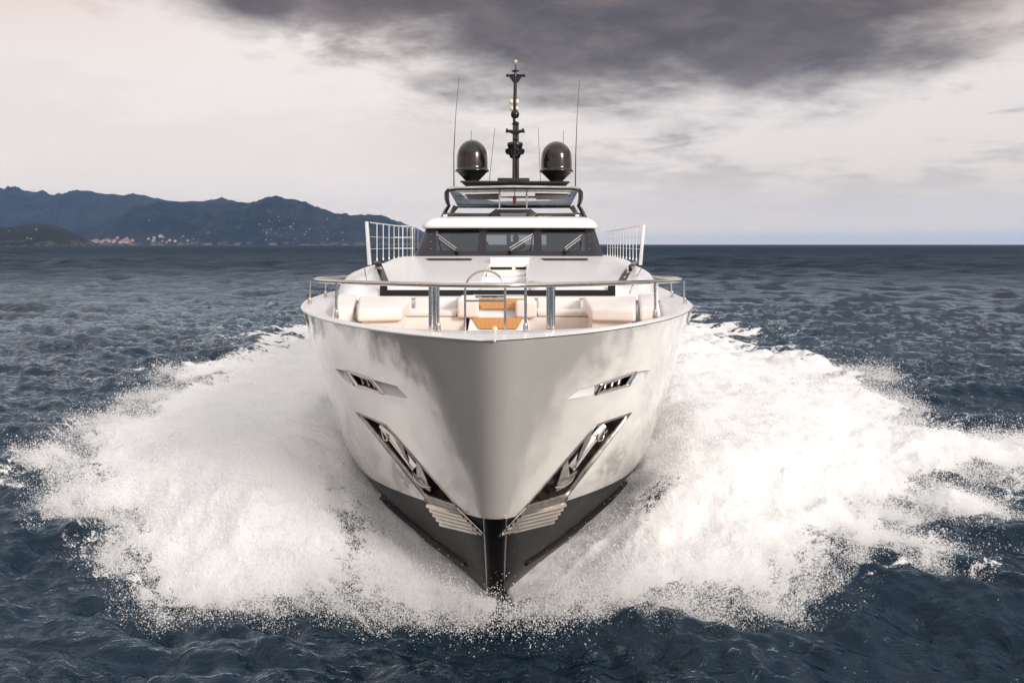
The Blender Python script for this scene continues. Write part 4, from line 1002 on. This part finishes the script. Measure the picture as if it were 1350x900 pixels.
hr = MB().lathe([(.084,.11),(.084,.16),(.058,.215),(0,.235)], (0,-.012,.66), 20, 1, 1.12); hr_o = obj('hair', hr, M['hair'], None, warp=False); hr_o.parent = person

# ================================================================== THE BOW WAVE AND SPRAY
def gp(px, py, z=.1): Yv = (H-z)*F/(py-CY); return ((px-CX)/F*Yv, Yv)
OUT_L = [gp(*p) for p in [(655,400),(395,402),(378,413),(350,424),(322,432),(296,436),(288,440),(300,449),(272,456),(258,464),(236,466),(214,474),(184,486),(172,494),(205,505),(160,515),(140,524),(152,533),(124,540),(116,556),(92,572),(66,594),(34,624),(30,636),(62,646),(96,655),(70,664),(82,680),(62,694),(104,706),(142,702),(138,716),(112,734),(132,752),(152,768),(172,790),(196,806),(230,806),(290,802),(350,793),(395,790),(430,798),(468,802),(520,807),(560,808),(600,804),(630,797),(648,793),(655,790)]]
OUT_R = [gp(*p) for p in [(655,400),(912,392),(940,398),(962,404),(955,411),(985,421),(1010,426),(1042,434),(1038,446),(1066,454),(1104,461),(1150,479),(1196,497),(1182,510),(1222,527),(1246,541),(1236,556),(1262,570),(1300,574),(1356,566),(1460,560),(1560,590),(1480,622),(1380,632),(1300,626),(1236,632),(1262,650),(1330,668),(1420,690),(1400,712),(1330,712),(1262,698),(1216,690),(1222,722),(1250,752),(1244,768),(1196,756),(1146,744),(1118,760),(1110,786),(1082,782),(1052,802),(1000,800),(950,812),(880,814),(800,806),(760,806),(715,804),(682,797),(662,793),(655,790)]]
def sdist(X, Y, poly):
    """signed distance (+ inside) to a closed outline"""
    d = np.full(X.shape, 1e9); ins = np.zeros(X.shape, bool); n = len(poly)
    for i in range(n):
        ax_, ay = poly[i]; bx, by = poly[(i+1) % n]; ex, ey = bx-ax_, by-ay
        t = np.clip(((X-ax_)*ex+(Y-ay)*ey)/(ex*ex+ey*ey+1e-12), 0, 1)
        d = np.minimum(d, np.hypot(X-ax_-t*ex, Y-ay-t*ey))
        c_ = ((ay > Y) != (by > Y)) & (X < (bx-ax_)*(Y-ay)/((by-ay) if by != ay else 1e-12)+ax_)
        ins ^= c_
    return np.where(ins, d, -d)
def hcol(Yv):   # hull half breadth close to the water, tabulated
    ys = np.linspace(9.5, 39, 400); return np.interp(Yv, ys, [half(.45, float(y_)) for y_ in ys])
def spray_field(X, Y, sgn):
    cxa = np.interp(Y, *CXT); lat = sgn*(X-cxa)-hcol(Y)
    poly = OUT_L if sgn < 0 else OUT_R
    fa = sgn*X*.80+Y*.60; fc = -sgn*X*.60+Y*.80                       # along and across the throw of the spray
    sd = sdist(X, Y, poly); sc_ = Y/12
    dn = sd/sc_+(fbm(fa*.42, fc*1.1+40*sgn, 5, .55)-.5)*1.15+(fbm(X*2.3+9, Y*2.3, 5, .6)-.5)*.5-.12
    # distance to the centreline edge of the outline does not count
    near = sgn*(X-cxa) < sd*1.02+.01
    dn = np.where(near, np.maximum(dn, np.minimum(1.5, (Y-10.2)*1.6)), dn)
    hc = np.interp(Y, [9.6,10.3,10.6,11,11.6,12.3,13.5,16,22,30,45], [0,.0,.03,.12,.32,.58,.85,.9,.5,.3,.1])
    hm = np.interp(Y, [9.6,10.1,10.6,11,11.6,12.3,13.5,16,22,30,45], [.05,.14,.32,.50,.75,1.0,1.32,1.45,1.0,.55,.15])
    h = (hc+(hm-hc)*ss(lat, 0, 1.5))*(1-.62*ss(lat, 1.6, 7.))*np.clip(ss(dn, -.1, 2.2), 0, 1)**.75
    bil_ = fbm(fa*.5, fc*.75+7, 5, .5)-.5; fin = fbm(fa*1.4+3, fc*4.2, 5, .6)-.5; gr = fbm(X*7, Y*7, 3, .6)-.5
    amp = np.clip(dn, 0, 1)*np.interp(Y, [9.5, 10.6, 12, 20, 40], [.1, .35, .8, 1., .8])
    h = h+amp*(bil_*np.interp(Y, [10, 13, 17], [.25, .45, .7])*np.clip(.3+lat*.3, .3, 1)+fin*np.interp(Y, [10, 13, 18], [.03, .06, .13])+gr*.03)
    h = np.maximum(h, .02)+.03*np.clip(dn, 0, 1)
    dens = ss(dn, -.3, 1.35)
    lace = .42*ss(dn, -2.4, -.1)*ss(fbm(fa*.8+2, fc*1.9, 5, .62), .44, .62)*ss(Y, 10.3, 11.2)
    dens = np.maximum(dens, lace)
    hx, hy = (-2.35, 11.9) if sgn < 0 else (2.15, 12.3)
    hole = np.exp(-(((X-hx)*.8+(Y-hy)*.6*sgn*-1)**2/.5+((X-hx)*.6*sgn+(Y-hy)*.8)**2/1.6))
    dens = dens*(1-.56*hole)
    far_ = ss(Y, 14, 34)*ss(dn, 3.5, .6)+.4*ss(Y, 22, 48); dens = dens*(1-.50*np.clip(far_, 0, 1)*ss(fbm(fa*.5, fc*1.6+3, 4, .6), .42, .62))
    return h, dens, dn, lat
NR, NC = 430, 440
Yr = 8.9*(64/8.9)**np.linspace(0, 1, NR)
def spray_mat():
    m = bpy.data.materials.new('spray_water'); m.use_nodes = True; t = m.node_tree; t.nodes.clear(); q = NT(t)
    o = q.n('ShaderNodeOutputMaterial'); g = q.n('ShaderNodeNewGeometry'); pos = g.outputs['Position']
    at = q.n('ShaderNodeAttribute', attribute_name='dens'); D = at.outputs['Fac']
    s = q.n('ShaderNodeSeparateXYZ'); q.l(pos, s.inputs[0]); ax_ = q.m('ABSOLUTE', s.outputs[0])
    fa = q.m('ADD', q.m('MULTIPLY', ax_, .80), q.m('MULTIPLY', s.outputs[1], .60)); fc = q.m('SUBTRACT', q.m('MULTIPLY', s.outputs[1], .80), q.m('MULTIPLY', ax_, .60))
    cb = q.n('ShaderNodeCombineXYZ'); q.l(q.m('MULTIPLY', fa, .42), cb.inputs[0]); q.l(fc, cb.inputs[1]); q.l(s.outputs[2], cb.inputs[2])
    st = q.noise(cb.outputs[0], 9., 7, .72, .4); fi = q.noise(pos, 38., 4, .7); lo = q.noise(cb.outputs[0], 1.6, 5, .6, .5)
    nz_ = q.m('ADD', q.m('ADD', q.m('MULTIPLY', st, .55), q.m('MULTIPLY', fi, .25)), q.m('MULTIPLY', lo, .2))
    thr = q.m('SUBTRACT', .78, q.m('MULTIPLY', D, .62))
    al = q.sm(nz_, q.m('SUBTRACT', thr, .035), q.m('ADD', thr, .035))
    df = q.n('ShaderNodeBsdfDiffuse'); tl = q.n('ShaderNodeBsdfTranslucent'); tp_ = q.n('ShaderNodeBsdfTransparent')
    df.inputs[0].default_value = (.93, .925, .92, 1); tl.inputs[0].default_value = (.9, .92, .93, 1)
    bp = q.n('ShaderNodeBump'); bp.inputs['Distance'].default_value = .10; bp.inputs['Strength'].default_value = .3
    q.l(q.m('ADD', q.m('MULTIPLY', q.m('ADD', q.noise(pos, 4., 6, .6, .6), q.m('MULTIPLY', st, .5)), .7), q.m('MULTIPLY', fi, .10)), bp.inputs['Height']); q.l(bp.outputs[0], df.inputs['Normal'])
    m1 = q.n('ShaderNodeMixShader'); m1.inputs[0].default_value = .22; q.l(df.outputs[0], m1.inputs[1]); q.l(tl.outputs[0], m1.inputs[2])
    m2 = q.n('ShaderNodeMixShader'); q.l(al, m2.inputs[0]); q.l(tp_.outputs[0], m2.inputs[1]); q.l(m1.outputs[0], m2.inputs[2]); q.l(m2.outputs[0], o.inputs[0])
    return m
M['spray'] = spray_mat()
M['drop'] = drop_mat()
def points(name, V, rad, m):
    me = bpy.data.meshes.new(name); me.vertices.add(len(V)); me.vertices.foreach_set('co', V.astype(np.float32).ravel())
    t = me.attributes.new('rad', 'FLOAT', 'POINT'); t.data.foreach_set('value', rad.astype(np.float32)); me.materials.append(m)
    o = bpy.data.objects.new(name, me); C.objects.link(o); tag(o, kind='stuff')
    ng = bpy.data.node_groups.new('drops_'+name, 'GeometryNodeTree')
    ng.interface.new_socket('Geometry', in_out='INPUT', socket_type='NodeSocketGeometry'); ng.interface.new_socket('Geometry', in_out='OUTPUT', socket_type='NodeSocketGeometry')
    a = ng.nodes.new('NodeGroupInput'); b = ng.nodes.new('NodeGroupOutput'); mp_ = ng.nodes.new('GeometryNodeMeshToPoints'); na = ng.nodes.new('GeometryNodeInputNamedAttribute'); sm_ = ng.nodes.new('GeometryNodeSetMaterial')
    na.data_type = 'FLOAT'; na.inputs[0].default_value = 'rad'; sm_.inputs['Material'].default_value = m
    ng.links.new(a.outputs[0], mp_.inputs['Mesh']); ng.links.new(na.outputs[0], mp_.inputs['Radius']); ng.links.new(mp_.outputs[0], sm_.inputs[0]); ng.links.new(sm_.outputs[0], b.inputs[0])
    md = o.modifiers.new('drops', 'NODES'); md.node_group = ng
    return o
for sgn, nm in ((-1, 'bow_wave_spray'), (1, 'bow_wave_spray')):
    Xm = .80*Yr+2.5; uu = np.linspace(0, 1, NC)
    Yg = np.repeat(Yr[:, None], NC, 1); Xg = np.interp(Yr, *CXT)[:, None]+sgn*uu[None, :]*Xm[:, None]
    h, dens, dn, lat = spray_field(Xg, Yg, sgn)
    wz = waves(Xg, Yg, np.maximum(.05, Yg**2/5000*.6))
    Zg = wz*(1-.6*np.clip(dn, 0, 1)*ss(Yg, 30, 12))+h
    V = np.stack([Xg.ravel(), Yg.ravel(), Zg.ravel()], 1); fcs = quads(NR, NC)
    if sgn > 0: fcs = fcs[:, ::-1]
    keep = dens.ravel()[fcs].max(1) > .02
    o = np_mesh(nm, V, fcs[keep], M['spray'], attrs={'dens': dens.ravel()}); tag(o, kind='stuff')
    # droplets thrown off the sheet: a fuzz over the surface, loose showers beyond the rim, sparkle at the cutting edge
    cell = (Xm/NC)[:, None]*np.gradient(Yr)[:, None]+0*Xg
    rimw = np.exp(-((dn-.25)/np.where(dn < .25, .28, .5))**2); front = np.exp(-((Yg-10.45)/np.where(Yg < 10.45, .26+.18*np.exp(-(Xg/1.1)**2), .8))**2)*np.exp(-(Xg/3.4)**4)
    fa_ = sgn*Xg*.8+Yg*.6; fc_ = -sgn*Xg*.6+Yg*.8; clump = ss(fbm(fa_*.9+5, fc_*2.6, 5, .65), .40, .64)
    W = cell/(Yg/11)**2*((dn > 0)*.20+rimw*1.3*clump*(1-.75*ss(Yg, 14, 24))+front*np.where(np.abs(Xg) < 1.6, .10, .30)*(dn > np.where(np.abs(Xg) < 2.2, -.9, -.2))*ss(fbm(Xg*1.7+3, Yg*3.4, 5, .68), .46, .66)+((dn > -.5) & (dn < .1))*.05*clump**2*(1-ss(Yg, 13, 20)))*(Yg < 30)*(lat > -.05)
    hole_ = 1-dens; W = W*(1+1.2*np.clip(hole_*(dn > .8), 0, 1))
    NP = 620000
    idx = rng.choice(W.size, NP, p=(W/W.sum()).ravel()); r_, c_ = np.unravel_index(idx, W.shape)
    jy = rng.uniform(-.5, .5, NP)*np.gradient(Yr)[r_]; jx = rng.uniform(-.5, .5, NP)*(Xm/NC)[r_]
    s_ = Yg[r_, c_]/11; dnp = dn[r_, c_]
    up_h = rng.exponential(1, NP)*np.where(dnp > .6, .04, .075)*s_**.5
    sz = rng.lognormal(math.log(.0021), .62, NP).clip(0, .010)*s_**.75
    fr_ = front[r_, c_]; up_h = up_h*(1+fr_*.8)
    Vp = np.stack([Xg[r_, c_]+jx+sgn*up_h*.4, Yg[r_, c_]+jy-.0*up_h, Zg[r_, c_]+up_h+.004], 1)
    points('spray_droplets', Vp, sz, M['drop'])
# sparkle right under the stem
NS = 6500; xs2 = rng.normal(0, .42, NS); ysn = 10.35-np.abs(rng.normal(0, .38, NS))-.15*np.abs(xs2); zs2 = rng.exponential(.10, NS)*np.exp(-xs2**2/.6)
keep = ysn > 9.0
points('spray_droplets', np.stack([xs2[keep]-.18, ysn[keep], .04+zs2[keep]], 1), rng.lognormal(math.log(.0027), .65, keep.sum()).clip(0, .009), M['drop'])
